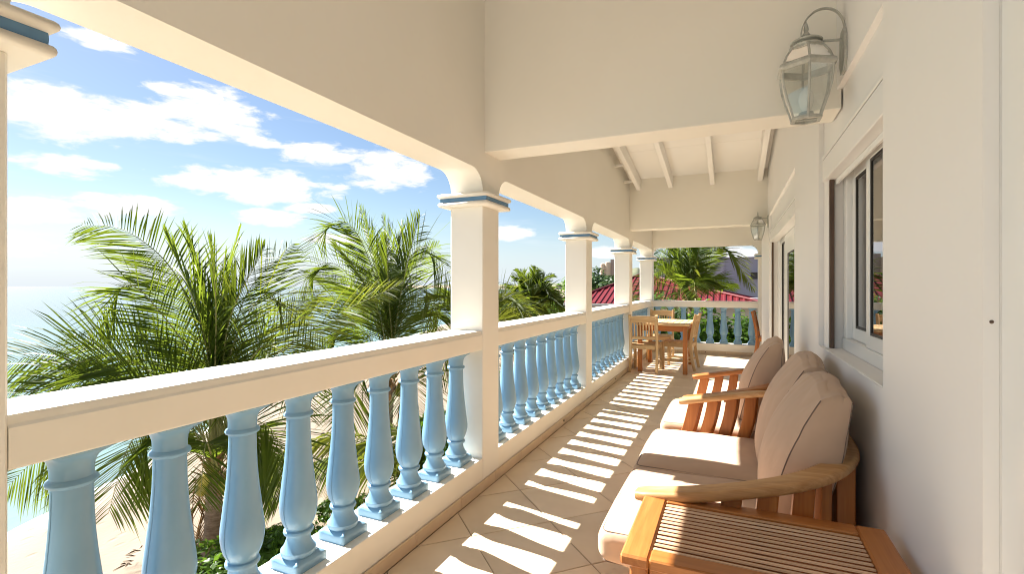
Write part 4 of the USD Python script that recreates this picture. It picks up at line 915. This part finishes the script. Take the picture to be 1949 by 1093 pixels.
PALMS = {
    'p1': ([-7.48, 5.21, -1.53], [
        ( [-7.68, 5.23, -0.01], [-8.34, 5.15, 1.47], [-9.43, 5.0, 2.24], [-10.49, 4.85, 2.39] , 0.95),
        ( [-7.56, 5.07, -0.14], [-8.09, 4.72, 0.94], [-8.34, 4.39, 1.3], [-8.61, 4.05, 0.53] , 0.8),
        ( [-7.57, 4.95, -0.44], [-8.09, 4.61, 0.14], [-8.72, 4.0, 0.4], [-9.53, 3.42, 0.18] , 0.95),
        ( [-7.72, 5.32, -0.11], [-8.26, 5.52, 1.17], [-8.92, 5.66, 2.38] , 0.9),
        ( [-7.67, 5.45, -0.13], [-8.08, 5.82, 1.16], [-8.22, 6.19, 2.4] , 0.85),
        ( [-7.3, 5.29, -0.16], [-7.12, 5.37, 0.59], [-6.46, 5.44, 1.21], [-5.46, 5.56, 0.48] , 0.85),
        ( [-7.59, 5.49, -0.13], [-7.73, 5.97, 1.16], [-7.49, 6.73, 2.09] , 0.9),
        ( [-7.25, 5.42, -0.6], [-6.8, 5.73, 0.15], [-5.86, 6.15, 0.83], [-4.8, 6.4, 1.32] , 0.75),
        ( [-7.38, 4.71, -0.69], [-7.65, 4.26, -0.38], [-8.23, 3.78, -0.55], [-8.62, 3.17, -1.33] , 0.9),
        ( [-7.17, 4.69, -0.74], [-7.24, 4.22, -0.55], [-7.15, 3.82, -0.78], [-7.06, 3.54, -1.53] , 0.9),
        ( [-6.96, 5.11, -0.9], [-6.4, 5.03, -0.66], [-6.0, 5.1, -0.86], [-5.71, 5.12, -1.58] , 0.85),
        ( [-7.53, 5.63, -0.58], [-7.39, 6.23, -0.05], [-6.74, 7.07, -0.37] , 0.8),
        ( [-8.16, 5.56, -0.45], [-9.59, 6.02, 0.75], [-11.52, 6.25, 2.02] , 0.85),
        ( [-7.19, 5.01, -0.1], [-6.79, 4.75, 1.03], [-6.37, 4.39, 1.9] , 0.85),
        ( [-8.24, 5.53, -0.63], [-10.0, 5.84, -0.15], [-12.89, 5.65, 0.25] , 0.8),
        ( [-7.44, 5.12, -0.14], [-7.43, 4.9, 0.94], [-7.87, 4.71, 2.14] , 0.9),
        ( [-7.28, 5.19, -0.14], [-6.96, 5.11, 0.86], [-6.32, 5.18, 1.88] , 0.9),
        ( [-7.88, 5.69, -0.63], [-8.08, 6.58, 0.36], [-7.85, 7.78, 1.19] , 0.85),
        ( [-7.53, 4.97, -0.69], [-7.73, 4.66, -0.16], [-8.15, 3.92, 0.05], [-8.7, 3.35, -0.32] , 0.85),
        ( [-7.41, 5.13, -0.3], [-7.41, 5.02, 0.85], [-7.75, 5.09, 1.76] , 0.7),
        ( [-7.52, 5.3, -0.34], [-7.59, 5.38, 0.83], [-7.7, 5.55, 1.87] , 0.7),
        ( [-7.56, 5.28, -0.51], [-7.81, 5.39, 0.48], [-8.16, 5.56, 1.43] , 0.6),
        ( [-7.99, 5.31, -1.16], [-8.59, 5.26, -1.22], [-9.1, 5.14, -2.15] , 0.85),
        ( [-7.42, 5.45, -1.13], [-7.21, 5.77, -1.28], [-6.89, 5.91, -2.33] , 0.85),
        ( [-7.06, 4.85, -1.15], [-6.64, 4.49, -0.91], [-6.21, 4.13, -1.49] , 0.7),
        ( [-7.69, 5.55, -1.28], [-7.9, 6.01, -1.35], [-8.13, 6.45, -2.48] , 0.8),
        ( [-8.07, 5.28, -0.99], [-9.13, 5.24, -0.47], [-10.59, 5.14, -1.15] , 0.85),
        ( [-7.54, 4.85, -0.58], [-8.01, 4.31, 0.19], [-8.49, 3.78, 0.16], [-8.57, 3.41, -0.5] , 0.85),
        ( [-7.05, 5.18, -0.44], [-6.26, 5.1, 0.42], [-5.51, 4.99, 0.18], [-5.16, 4.93, -0.5] , 0.8),
    ]),
    'p2': ([-7.6, 9.75, -0.97], [
        ( [-7.83, 9.65, 1.11], [-8.37, 9.41, 2.64], [-8.82, 8.99, 2.81], [-9.09, 8.65, 1.96] , 0.95),
        ( [-7.87, 9.85, 0.84], [-8.28, 10.0, 2.03], [-8.97, 10.24, 3.42] , 0.85),
        ( [-7.69, 9.93, 0.84], [-7.88, 10.18, 2.03], [-8.35, 10.41, 3.16] , 0.8),
        ( [-7.48, 9.8, 0.72], [-7.21, 9.92, 1.88], [-6.58, 9.99, 2.18], [-5.74, 10.25, 0.86] , 1.0),
        ( [-7.85, 9.53, 0.47], [-8.47, 9.14, 1.68], [-8.82, 8.66, 1.79], [-9.05, 8.23, 1.12] , 0.85),
        ( [-7.27, 9.79, 0.47], [-6.63, 9.85, 1.24], [-5.86, 9.65, -0.07] , 0.9),
        ( [-8.31, 10.09, 0.29], [-9.3, 10.53, 1.09], [-11.32, 10.72, 1.76] , 0.8),
        ( [-7.82, 10.31, 0.43], [-8.12, 11.16, 1.52], [-7.92, 12.45, 2.55] , 0.8),
        ( [-7.84, 9.43, -0.02], [-8.31, 8.89, 0.38], [-8.76, 8.14, -0.52] , 0.9),
        ( [-7.28, 9.35, 0.62], [-7.01, 8.92, 1.59], [-6.4, 8.1, 2.31] , 0.8),
        ( [-7.64, 10.17, 0.04], [-7.5, 10.89, 0.68], [-6.78, 11.87, 0.36] , 0.8),
        ( [-6.84, 9.21, -0.55], [-6.39, 8.98, -0.6], [-5.88, 8.55, -1.48] , 0.9),
        ( [-7.52, 9.13, -0.71], [-7.58, 8.67, -0.64], [-7.42, 8.08, -1.64] , 0.9),
        ( [-8.16, 9.61, 0.07], [-9.0, 9.35, 1.04], [-9.85, 8.75, 0.6] , 0.8),
        ( [-8.07, 10.2, 0.43], [-8.9, 10.92, 1.66], [-10.12, 11.69, 3.12] , 0.7),
        ( [-7.6, 9.42, 0.49], [-7.89, 9.08, 1.48], [-7.93, 8.29, 2.26] , 0.85),
        ( [-7.26, 9.57, 0.49], [-6.85, 9.43, 1.85], [-6.23, 9.05, 2.86] , 0.85),
        ( [-7.68, 9.72, 0.6], [-8.16, 9.61, 2.27], [-8.62, 9.3, 2.96] , 0.8),
        ( [-7.51, 9.79, 0.6], [-7.51, 10.01, 2.15], [-7.57, 10.2, 2.95] , 0.75),
    ]),
    'p5': ([-6.67, 12.36, 0.0], [
        ( [-7.29, 11.86, 0.86], [-8.12, 11.05, -0.27] , 0.8),
        ( [-5.74, 12.55, 1.01], [-4.76, 12.66, 0.15] , 0.8),
        ( [-6.95, 12.78, 1.07], [-7.33, 13.15, 2.02] , 0.7),
        ( [-6.59, 13.27, 0.98], [-6.18, 14.32, 1.05] , 0.8),
        ( [-7.63, 13.02, 0.9], [-8.76, 13.61, 1.04] , 0.8),
        ( [-5.62, 11.95, 0.38], [-4.81, 11.65, -0.52] , 0.8),
        ( [-6.84, 11.4, -0.18], [-7.26, 10.78, -1.23] , 0.8),
        ( [-6.23, 11.46, 0.81], [-5.63, 10.63, 1.36] , 0.8),
        ( [-5.76, 11.45, -0.27], [-5.25, 11.02, -1.24] , 0.8),
        ( [-6.41, 13.45, 0.58], [-5.95, 14.86, 0.62] , 0.7),
    ]),
    'p3': ([-11.1, 27.9, -0.2], [
        ( [-11.74, 27.61, 1.3], [-12.71, 26.52, 0.36] , 0.9),
        ( [-11.64, 28.2, 1.79], [-12.29, 28.46, 2.39] , 0.8),
        ( [-11.11, 28.44, 1.79], [-11.23, 28.93, 2.52] , 0.8),
        ( [-10.68, 28.41, 1.62], [-10.2, 29.17, 2.06] , 0.8),
        ( [-10.36, 28.01, 1.14], [-8.87, 28.01, -0.1] , 0.9),
        ( [-11.84, 27.02, 0.83], [-12.77, 26.06, -0.56] , 0.9),
        ( [-11.43, 26.87, 0.21], [-11.89, 26.01, -0.99] , 0.9),
        ( [-10.36, 27.57, 0.2], [-9.31, 27.38, -0.85] , 0.9),
        ( [-11.0, 27.06, 1.14], [-10.9, 26.01, 1.75] , 0.9),
        ( [-11.23, 28.93, 0.8], [-10.66, 30.28, 1.3] , 0.8),
        ( [-12.06, 28.78, 0.63], [-13.39, 29.29, 1.47] , 0.8),
        ( [-10.66, 26.78, 0.53], [-10.0, 25.76, -0.32] , 0.9),
        ( [-11.34, 27.46, 1.46], [-11.94, 26.87, 1.93] , 0.8),
        ( [-10.77, 28.48, 1.2], [-9.74, 29.16, 0.81] , 0.8),
    ]),
    'p4': ([-1.33, 19.11, 0.97], [
        ( [-1.96, 18.83, 3.03], [-2.65, 17.97, 1.39] , 0.8),
        ( [-2.12, 18.32, 1.77], [-3.11, 17.33, 0.66] , 0.8),
        ( [-0.34, 19.55, 2.74], [0.77, 19.83, 1.17] , 0.75),
        ( [-1.47, 19.59, 2.58], [-1.7, 20.04, 3.83] , 0.7),
        ( [-1.1, 19.65, 2.58], [-0.85, 20.2, 3.91] , 0.7),
        ( [-0.94, 20.16, 2.2], [-0.32, 21.31, 3.08] , 0.7),
        ( [-1.77, 19.79, 2.4], [-2.48, 20.35, 3.18] , 0.7),
        ( [-1.33, 18.23, 2.13], [-1.38, 17.34, 3.14] , 0.8),
        ( [-1.12, 18.44, 2.13], [-0.91, 17.66, 2.88] , 0.8),
        ( [-1.79, 18.03, 1.3], [-2.37, 17.11, 0.5] , 0.8),
        ( [-0.77, 20.35, 1.4], [0.16, 21.75, 1.41] , 0.7),
        ( [-2.05, 19.77, 1.8], [-2.93, 20.37, 2.25] , 0.7),
        ( [-1.51, 17.83, 1.3], [-1.59, 16.91, 0.53] , 0.8),
        ( [-1.74, 18.49, 2.15], [-2.17, 17.86, 2.13] , 0.8),
        ( [-0.94, 18.19, 1.57], [-0.66, 17.44, 1.04] , 0.7),
        ( [-1.62, 19.2, 2.17], [-1.89, 19.08, 3.34] , 0.8),
    ]),
    'p6': ([-5.4, 8.11, -2.95], [
        ( [-5.76, 7.84, -2.15], [-6.54, 7.27, -1.56], [-7.38, 6.68, -1.66], [-8.09, 6.25, -2.25] , 0.75),
        ( [-6.68, 8.19, -2.02], [-7.77, 8.15, -2.26] , 0.7),
        ( [-5.78, 8.59, -2.35], [-5.8, 9.02, -1.58] , 0.6),
        ( [-4.98, 8.51, -2.31], [-4.41, 8.76, -3.04] , 0.6),
        ( [-5.54, 7.38, -2.11], [-5.87, 6.91, -1.81], [-6.16, 6.45, -2.42] , 0.75),
        ( [-6.16, 8.75, -2.23], [-7.17, 9.07, -1.75] , 0.6),
        ( [-5.84, 8.13, -2.2], [-6.68, 7.87, -1.92], [-7.64, 7.44, -2.24] , 0.75),
    ]),
}
def palm(name, key, label, foot, leaf_n, extra=0, thick=0.13, yellow=(), nuts=True, seed=1, Lk=1.22, wid=0.0118, hang=0.0, dry=1, tilts=(.75, .55, .8, .3, .9, .65, .45), kind_mats=(FROND, FROND2)):
    rng = np.random.default_rng(seed); base, fr = PALMS[key]; base = np.array(base); foot = np.array(foot, float)
    t = thing(name, label, 'palm tree', foot)
    path = spline([foot, foot * .55 + base * .45 + np.array([.06, -.04, 0]), base - [0, 0, .12]], 46)
    r = thick * (1.35 - .55 * np.linspace(0, 1, 46)) * (1 + .055 * np.sin(np.arange(46) * 2.3)); r[-4:] *= 1.2
    r[:3] *= [1.5, 1.25, 1.1]
    part(t, 'trunk', tube(path, r, 14), TRUNK, smooth=60, world=True)
    m = MB()
    for k in range(34):
        a = rng.uniform(0, 2 * PI); h = rng.uniform(-.5, .12); o = base + [0, 0, h]; d = np.array([math.cos(a), math.sin(a), 0])
        m.add(sweep(spline([o + d * thick * .6, o + d * (thick + .06) + [0, 0, .12], o + d * (thick + .20) + [0, 0, rng.uniform(.1, .3)]], 8), rrect(.09, .016, .3, 1), scale=np.linspace(1, .3, 8)))
    part(t, 'crown_sheaths', m, DRY, smooth=40, world=True)
    if nuts:
        for k in range(5):
            a = rng.uniform(0, 2 * PI); o = base + [math.cos(a) * (thick + .10), math.sin(a) * (thick + .10), -.22 + rng.uniform(-.1, .06)]
            s_ = trimesh.creation.icosphere(2, .085); v = np.array(s_.vertices) * [1, 1, 1.25]
            part(t, 'coconut', (v + o, np.array(s_.faces)), NUT, smooth=True, world=True)
    for i, row in enumerate(fr):
        *pts, L = row
        d = np.array(pts[-1]) - base
        lv, rc = frond_mesh(base + np.array([rng.normal(0, .05), rng.normal(0, .05), rng.normal(-.05, .06)]), pts, L * Lk, rng, n=leaf_n, WID=wid, tilt=tilts[i % len(tilts)], hang=hang)
        f_ = part(t, 'frond', lv, kind_mats[1] if i in yellow else kind_mats[0], smooth=False, world=True)
        part(f_, 'rachis', rc, RACHIS, smooth=50, world=True)
    for k in range(dry):
        a = rng.uniform(0, 2 * PI); d = np.array([math.cos(a), math.sin(a), 0]); o = base - [0, 0, .25]
        lv, rc = frond_mesh(o + d * thick, [tuple(o + d * (thick + .35) - [0, 0, .15]), tuple(o + d * (thick + .42) - [0, 0, .75]), tuple(o + d * (thick + .30) - [0, 0, 1.35])], .38, rng, n=26, WID=wid * .8, hang=1.0)
        f_ = part(t, 'frond', lv, DRYLEAF, smooth=False, world=True, label='dry brown hanging frond')
        part(f_, 'rachis', rc, DRY, smooth=50, world=True)
    R = np.mean([np.linalg.norm(np.array(r_[-2]) - base) for r_ in fr])
    for k in range(extra):
        a = k * 2.39996 + seed; e = math.radians(rng.uniform(12, 70)); R_ = R * rng.uniform(.8, 1.05)
        d = np.array([math.cos(a) * math.cos(e), math.sin(a) * math.cos(e), math.sin(e)])
        mid = base + d * R_ * .55 + [0, 0, .12 * R_]; tip = base + np.array([d[0], d[1], 0]) * R_ * 1.05 + np.array([0, 0, d[2] * R_ * .75 - .15 * R_])
        lv, rc = frond_mesh(base, [tuple(mid), tuple(tip)], 0.75 * Lk, rng, n=leaf_n, WID=wid)
        f_ = part(t, 'frond', lv, kind_mats[0], smooth=False, world=True)
        part(f_, 'rachis', rc, RACHIS, smooth=50, world=True)
    return t
palm('coconut_palm', 'p1', 'large coconut palm nearest, its wide fronds over the front railing', (-7.7, 5.35, -3.05), 66, 0, .12, yellow=(5, 7, 17), seed=11, dry=2, tilts=(.75, .6, .8, -.7, -.8, .75, .4, .5, .7, .6, .6, .4, .5, -.9, .5, -.7, -.6, .5, .8, -.8, -.9, -.8, .2, .3, .2, .3, .5, .7, .6))
palm('coconut_palm', 'p2', 'coconut palm left of the nearest full column, trunk seen between balusters', (-8.0, 9.9, -3.1), 62, 0, .15, yellow=(5, 11), seed=12, wid=.0135, tilts=(.85, -.7, -.8, .9, .7, .6, .4, -.6, .7, -.8, .5, .6, .7, .6, -.7, -.6, -.7))
palm('coconut_palm', 'p5', 'palm mostly hidden behind the nearest full column, yellow green fronds at its sides', (-6.4, 12.5, -3.05), 60, 4, .14, yellow=(1, 3, 5, 9), seed=13)
palm('coconut_palm', 'p3', 'small distant palm in the second opening, left of the red roof', (-11.0, 27.9, -3.1), 50, 6, .16, seed=14, Lk=1.2, wid=.03)
palm('coconut_palm', 'p4', 'bushy palm framed by the arch at the far end of the porch', (-1.25, 19.2, -3.05), 54, 3, .17, yellow=(2, 9, 14), seed=15, Lk=1.15, wid=.017, tilts=(.8, .6, .85, -.7, -.8, .3, .4, .6, -.6, .7, .4, .3, .7, .5, .6, -.5))
palm('young_palm', 'p6', 'low young palm below the railing, arching frond seen between the balusters', (-5.4, 8.2, -3.1), 84, 0, .09, nuts=False, seed=16, dry=0, hang=.75, wid=.014, tilts=(.1, .2, .3), yellow=(0, 4))

# ------------------------------------------------------------------ shrubs and hedges
def leaf_cloud(center, size, n, leaf, rng, lumps=9, flat=0.0):
    """Leaves on and inside a cluster of lumps: small folded quads."""
    c = np.array(center, float); size = np.array(size, float)
    L = rng.normal(0, .45, (lumps, 3)); L[:, 2] = np.abs(L[:, 2]) * .9 - .1; L = np.clip(L, -.8, .9); rad = rng.uniform(.32, .58, lumps)
    k = rng.integers(0, lumps, n); d = rng.normal(size=(n, 3)); d /= np.linalg.norm(d, axis=1, keepdims=True)
    p = c + size * (L[k] + d * (rad[k] * rng.uniform(.55, 1.08, n)**.5)[:, None])
    nrm = d * .8 + rng.normal(0, .5, (n, 3)) + [0, 0, .5]; nrm /= np.linalg.norm(nrm, axis=1, keepdims=True)
    a = np.cross(nrm, rng.normal(size=(n, 3))); a /= np.linalg.norm(a, axis=1, keepdims=True); b = np.cross(nrm, a); s = leaf * rng.uniform(.6, 1.25, (n, 1))
    V = np.stack([p - a * s, p + b * s * .42 + nrm * s * .12, p + a * s, p - b * s * .42 + nrm * s * .12], 1).reshape(-1, 3); i = np.arange(n)[:, None] * 4
    F = np.vstack([i + [0, 1, 3], i + [1, 2, 3]])
    return V, F
def shrub(name, label, center, size, n, leaf, m, seed, ground, cat='shrub', group=None, stems=5, lumps=9):
    rng = np.random.default_rng(seed); c = np.array(center, float)
    t = thing(name, label, cat, (c[0], c[1], ground), group=group)
    st = MB()
    for k in range(stems):
        a = rng.uniform(0, 2 * PI); e = c + np.array(size) * [math.cos(a) * .5, math.sin(a) * .5, .2]
        st.add(tube(spline([(c[0] + .05 * math.cos(a), c[1] + .05 * math.sin(a), ground - .05), (c + e) / 2 - [0, 0, size[2] * .3], e], 8), np.linspace(.03, .008, 8) * max(1, size[2]), 5))
    part(t, 'stems', st, TRUNK, world=True, kind='stuff')
    part(t, 'foliage', leaf_cloud(center, size, n, leaf, rng, lumps), m, smooth=False, world=True, kind='stuff')
    return t
shrub('beach_shrub', 'bright green leafy shrub at the foot of the nearest palm, low in the picture', (-6.5, 4.95, -2.75), (1.0, .9, .42), 3200, .075, SHRUB, 21, -3.05)
shrub('beach_shrub', 'bright green shrub seen between the middle balusters of the nearest bay', (-5.35, 6.1, -2.75), (1.1, 1.0, .5), 3600, .075, SHRUB, 22, -3.05)
shrub('beach_shrub', 'green shrub behind the balusters next to the nearest full column', (-6.3, 10.3, -2.5), (1.1, 1.0, .75), 3600, .08, SHRUB, 23, -3.05)
shrub('beach_shrub', 'leafy shrub beyond the young palm, right of the brown trunk', (-4.9, 9.4, -2.45), (.95, 1.2, .75), 3200, .08, SHRUB, 24, -3.05)
shrub('beach_shrub', 'light green shrub beyond the second bay, half hidden by its balusters', (-5.0, 14.0, -2.0), (1.5, 1.8, 1.2), 4200, .09, SHRUB, 25, -3.05)
for i, (x, y, z, sx, sy, sz, lab) in enumerate([
        (-2.35, 13.9, -1.05, .95, .8, 1.7, 'dark green hedge bush behind the left end of the far railing'), (-.95, 14.2, -1.1, .8, .7, 1.7, 'hedge bush right of the palm trunk behind the far railing'),
        (-.15, 13.6, -1.05, .8, .7, 1.72, 'paler hedge bush behind the middle of the right half of the far railing'), (.65, 13.9, -1.1, .8, .8, 1.72, 'hedge bush beside the house behind the last balusters of the far railing'),
        (-3.7, 15.2, -1.6, 1.2, 1.2, 1.4, 'broad hedge bush beyond the corner column, below the red roof'), (1.6, 14.2, -1.05, .9, .8, 1.65, 'hedge bush at the house corner, furthest right behind the railing')]):
    shrub('hedge_bush', lab, (x, y, z), (sx, sy, sz), 11000, .085, HEDGE if i not in (2, 5) else SHRUB, 31 + i, -3.05, 'bush', lumps=26)

# ------------------------------------------------------------------ buildings beyond
rb = thing('red_roof_house', 'low house with a ribbed red metal hip roof beyond the corner of the porch', 'house', (-3, 28, -3))
E0 = [(-7.7, 23.9), (1.6, 23.9), (1.6, 33.0), (-7.7, 33.0)]; ze = 0.45; ap = np.array([-4.57, 28.4, 1.95])
part(rb, 'wall', box(-7.2, 1.1, 24.4, 32.5, -3.2, ze - .05), FASCIA, world=True)
Rv = np.array([(*e, ze) for e in E0] + [tuple(ap)] + [(*e, ze - .12) for e in E0])
part(rb, 'roof', (Rv, np.array([(0, 1, 4), (1, 2, 4), (2, 3, 4), (3, 0, 4), (0, 5, 6), (0, 6, 1), (1, 6, 7), (1, 7, 2), (2, 7, 8), (2, 8, 3), (3, 8, 5), (3, 5, 0), (5, 7, 6), (5, 8, 7)])), REDROOF, smooth=False, world=True)
ribs = MB()
for k in range(4):
    a, b = np.array([*E0[k], ze]), np.array([*E0[(k + 1) % 4], ze]); ab = b - a; L = np.linalg.norm(ab)
    d = np.cross([0, 0, 1], ab / L); d = d / np.linalg.norm(d)          # inwards, horizontal
    s_ap = np.dot(ap - a, ab / L); D_ap = abs(np.dot(ap - a, d)); q = 0.14
    while q < L:
        fr_ = min(q / s_ap, (L - q) / (L - s_ap)); o = a + ab / L * q; e = o + (d * D_ap + [0, 0, ap[2] - ze]) * fr_ * .995
        ribs.add(sweep([o + [0, 0, .012], e + [0, 0, .012]], rrect(.11, .07, .25, 1), up=(0, 0, 1))); q += .27
part(rb, 'roof_ribs', ribs, REDROOF, world=True, kind='stuff')
for k in range(4):
    part(rb, 'hip_cap', tube([np.array([*E0[k], ze + .05]), ap + [0, 0, .05]], .07, 6), REDROOF, world=True)
part(rb, 'gutter', box(-7.75, 1.65, 23.80, 23.897, ze - .13, ze - .01, .01), FASCIA, world=True)
lv = thing('flat_roofed_building', 'large flat roofed lavender grey building behind the arched palm', 'building', (2, 38, -3))
part(lv, 'wall', box(-5.5, -.30, 36.6, 46, -3.2, 3.28), LAVENDER2, world=True, label='mauve grey set back wall')
part(lv, 'wall', box(-.299, 9, 35.2, 46, -3.2, 3.14), LAVENDER, world=True)
part(lv, 'coping', box(-5.6, -.305, 36.5, 46.1, 3.281, 3.34, .01), LAVENDER2, world=True)
part(lv, 'coping', box(-.34, 9.1, 35.1, 46.1, 3.141, 3.20, .01), LAVENDER, world=True)
for xa in (1.15, 3.2, 5.4):
    w2 = part(lv, 'window', box(xa, xa + 1.0, 35.16, 35.198, 1.75, 2.18), DARK, world=True)
    part(w2, 'frame', MB().add(box(xa - .05, xa + 1.05, 35.12, 35.199, 2.181, 2.23)).add(box(xa - .05, xa + 1.05, 35.12, 35.199, 1.70, 1.749)).add(box(xa + .47, xa + .53, 35.14, 35.159, 1.75, 2.18)), LAVENDER2, world=True)
part(lv, 'parapet', box(.35, 6, 30.0, 30.3, -3.2, .66, .01), ALU, world=True, label='low white wall in front')
tw = thing('hotel_tower', 'beige hotel tower far away above the red roof', 'building', (-93, 396, -3))
part(tw, 'slab', box(-89.6, -80, 398, 412, -3, 23.0), SANDSTONE2, world=True)
for k in range(2):
    v, f = lathe([(2.35, -3), (2.35, 18.4 + k * 1.2), (1.9, 19.6 + k * 1.2), (.1, 20.2 + k * 1.2)], 18, (-95.6 + 4.0 * k, 397.0, 0)); part(tw, 'round_bay', (v, f), SANDSTONE, world=True)
for k in range(6):
    part(tw, 'balcony', box(-97.6, -89.7, 394.2, 395.0, 1.2 + 2.9 * k, 1.9 + 2.9 * k), SANDSTONE, world=True)

# far shore
def ridge(name, label, pts, seed, m, depth):
    rng = np.random.default_rng(seed); p = spline(pts, 90); h = p[:, 2] * (0.7 + .6 * meshkit.fbm(np.column_stack([np.arange(90) * .16, np.zeros(90), np.zeros(90)]), 4, seed))
    away = p[:, :2] / np.linalg.norm(p[:, :2], axis=1, keepdims=True)
    rows = []
    for q, hh in ((0, 0), (.15, .55), (.4, .9), (.6, 1.0), (1.0, .6)):
        jit = 1 + .25 * (meshkit.noise(np.column_stack([np.arange(90) * .5, np.full(90, q * 9), np.zeros(90)]), seed + 2) - .5)
        rows.append(np.column_stack([p[:, :2] + away * depth * q, SEA_Z - .5 + (h + .5) * hh * jit]))
    V = np.vstack(rows); F = [(r*90 + i, r*90 + i + 1, (r+1)*90 + i + 1, (r+1)*90 + i) for r in range(4) for i in range(89)]
    return solo(name, (V, np.array(F)), m, label, kind='structure', smooth=True)
ridge('headland', 'low dark headland across the bay on the horizon', [(-1150, 1500, 4), (-1000, 1500, 10), (-800, 1480, 13), (-560, 1400, 14), (-330, 1180, 16), (-180, 900, 14)], 3, HILL, 300)
ridge('hill', 'scrubby green hill with houses behind the small palm', [(-215, 640, 10), (-160, 600, 18), (-110, 580, 24), (-60, 600, 20), (0, 640, 14), (100, 640, 14)], 5, HILL, 160)
rng = np.random.default_rng(44)
DIST = [('white', 'boxy'), ('cream', 'boxy'), ('pale', 'long'), ('white', 'tall'), ('grey', 'boxy'), ('cream', 'long'), ('pale', 'boxy'), ('white', 'long')]
u0 = [(-150, 520, 9, 5, 6.5), (-133, 500, 12, 6, 6.0), (-122, 545, 8, 6, 10), (-166, 560, 14, 6, 7), (-112, 470, 10, 6, 5), (-141, 450, 9, 6, 4.5), (-180, 540, 10, 6, 5)]
LB = ['long low pale building on the far shore, leftmost beside the small palm', 'widest pale building on the shore right of the small palm', 'tallest far pale building on the scrubby hill', 'broad far building high on the hill behind the small palm',
      'low far building nearest the red roof', 'small cream building nearest the water behind the small palm', 'far shore house half hidden by the small palm fronds']
for i, ((x, y, w_, d_, h), lab) in enumerate(zip(u0, LB)):
    t = thing('shore_building', lab, 'building', (x, y, -3))
    part(t, 'wall', box(x - w_ / 2, x + w_ / 2, y, y + d_, -3, -3 + h), TOWN, world=True)
    part(t, 'roof', box(x - w_ / 2 - .3, x + w_ / 2 + .3, y - .3, y + d_ + .3, -3 + h + .005, -3 + h + .5), TOWN if i % 2 else SANDSTONE2, world=True)
    for k in range(int(w_ // 2.4)):
        part(t, 'window', box(x - w_ / 2 + .8 + 2.4 * k, x - w_ / 2 + 2.2 + 2.4 * k, y - .06, y - .003, -3 + h - 2.2, -3 + h - .8), DARK, world=True)
def tree(label, x, y, h, r, seed, n=1500, leaf=.5, m=FARLEAF):
    rng = np.random.default_rng(seed); t = thing('shore_tree', label, 'tree', (x, y, -3.1))
    part(t, 'trunk', tube(spline([(x, y, -3.1), (x + .2, y, -3 + h * .3), (x, y, -3 + h * .6)], 8), np.linspace(.05, .02, 8) * h, 7), TRUNK, world=True)
    part(t, 'crown', leaf_cloud((x, y, -3 + h * .62), (r, r, h * .42), n, leaf, rng, 12), m, smooth=False, world=True)
for i, (x, y, h, r, lab) in enumerate([(-29.5, 118, 7.4, 4.0, 'dark green tree left of the hotel tower, above the red roof'), (-24.5, 112, 6.2, 3.4, 'rounded dark tree just below the hotel tower'), (-32.5, 130, 6.0, 3.5, 'lower dark tree at the edge of the second full column'),
        (-38, 160, 7, 4.5, 'tree far behind the red roof, hidden in part by a column'), (-60, 230, 9, 7, 'broad tree beyond the small palm, near the shore')]):
    tree(lab, x, y, h, r, 50 + i)
tree('yellow green leafy tree between the small palm and the second full column', -10.7, 36.0, 4.35, 2.1, 58, 2600, .16, SHRUB)
tree('rounded dark shrub like tree on the beach behind the small palm', -17.0, 46.0, 3.4, 2.4, 59, 1600, .25, FARLEAF)
# sailing boat at anchor
bt = thing('sailing_boat', 'small sailing boat with bare mast at anchor beyond the large palm', 'boat', (-232, 152, SEA_Z))
pv = []
for q, w_ in ((-1, .1), (-.6, .75), (0, 1.0), (.6, .8), (1, .55)):
    pv += [(q * 4.2, s2 * w_ * 1.1, z2) for s2 in (-1, 1) for z2 in (.95 if abs(q) < .9 else 1.1,)] + [(q * 3.8, s2 * w_ * .5, -.3) for s2 in (-1, 1)]
part(bt, 'hull', hull(pv), HULL, smooth=30)
part(bt, 'cabin', box(-1.4, 1.2, -.6, .6, .96, 1.5, .1), HULL)
part(bt, 'mast', tube([(-.4, 0, 1.0), (-.4, 0, 10.5)], .09, 6), FASCIA)
part(bt, 'boom', tube([(-.4, 0, 2.1), (3.4, 0, 2.2)], .12, 6), FASCIA)
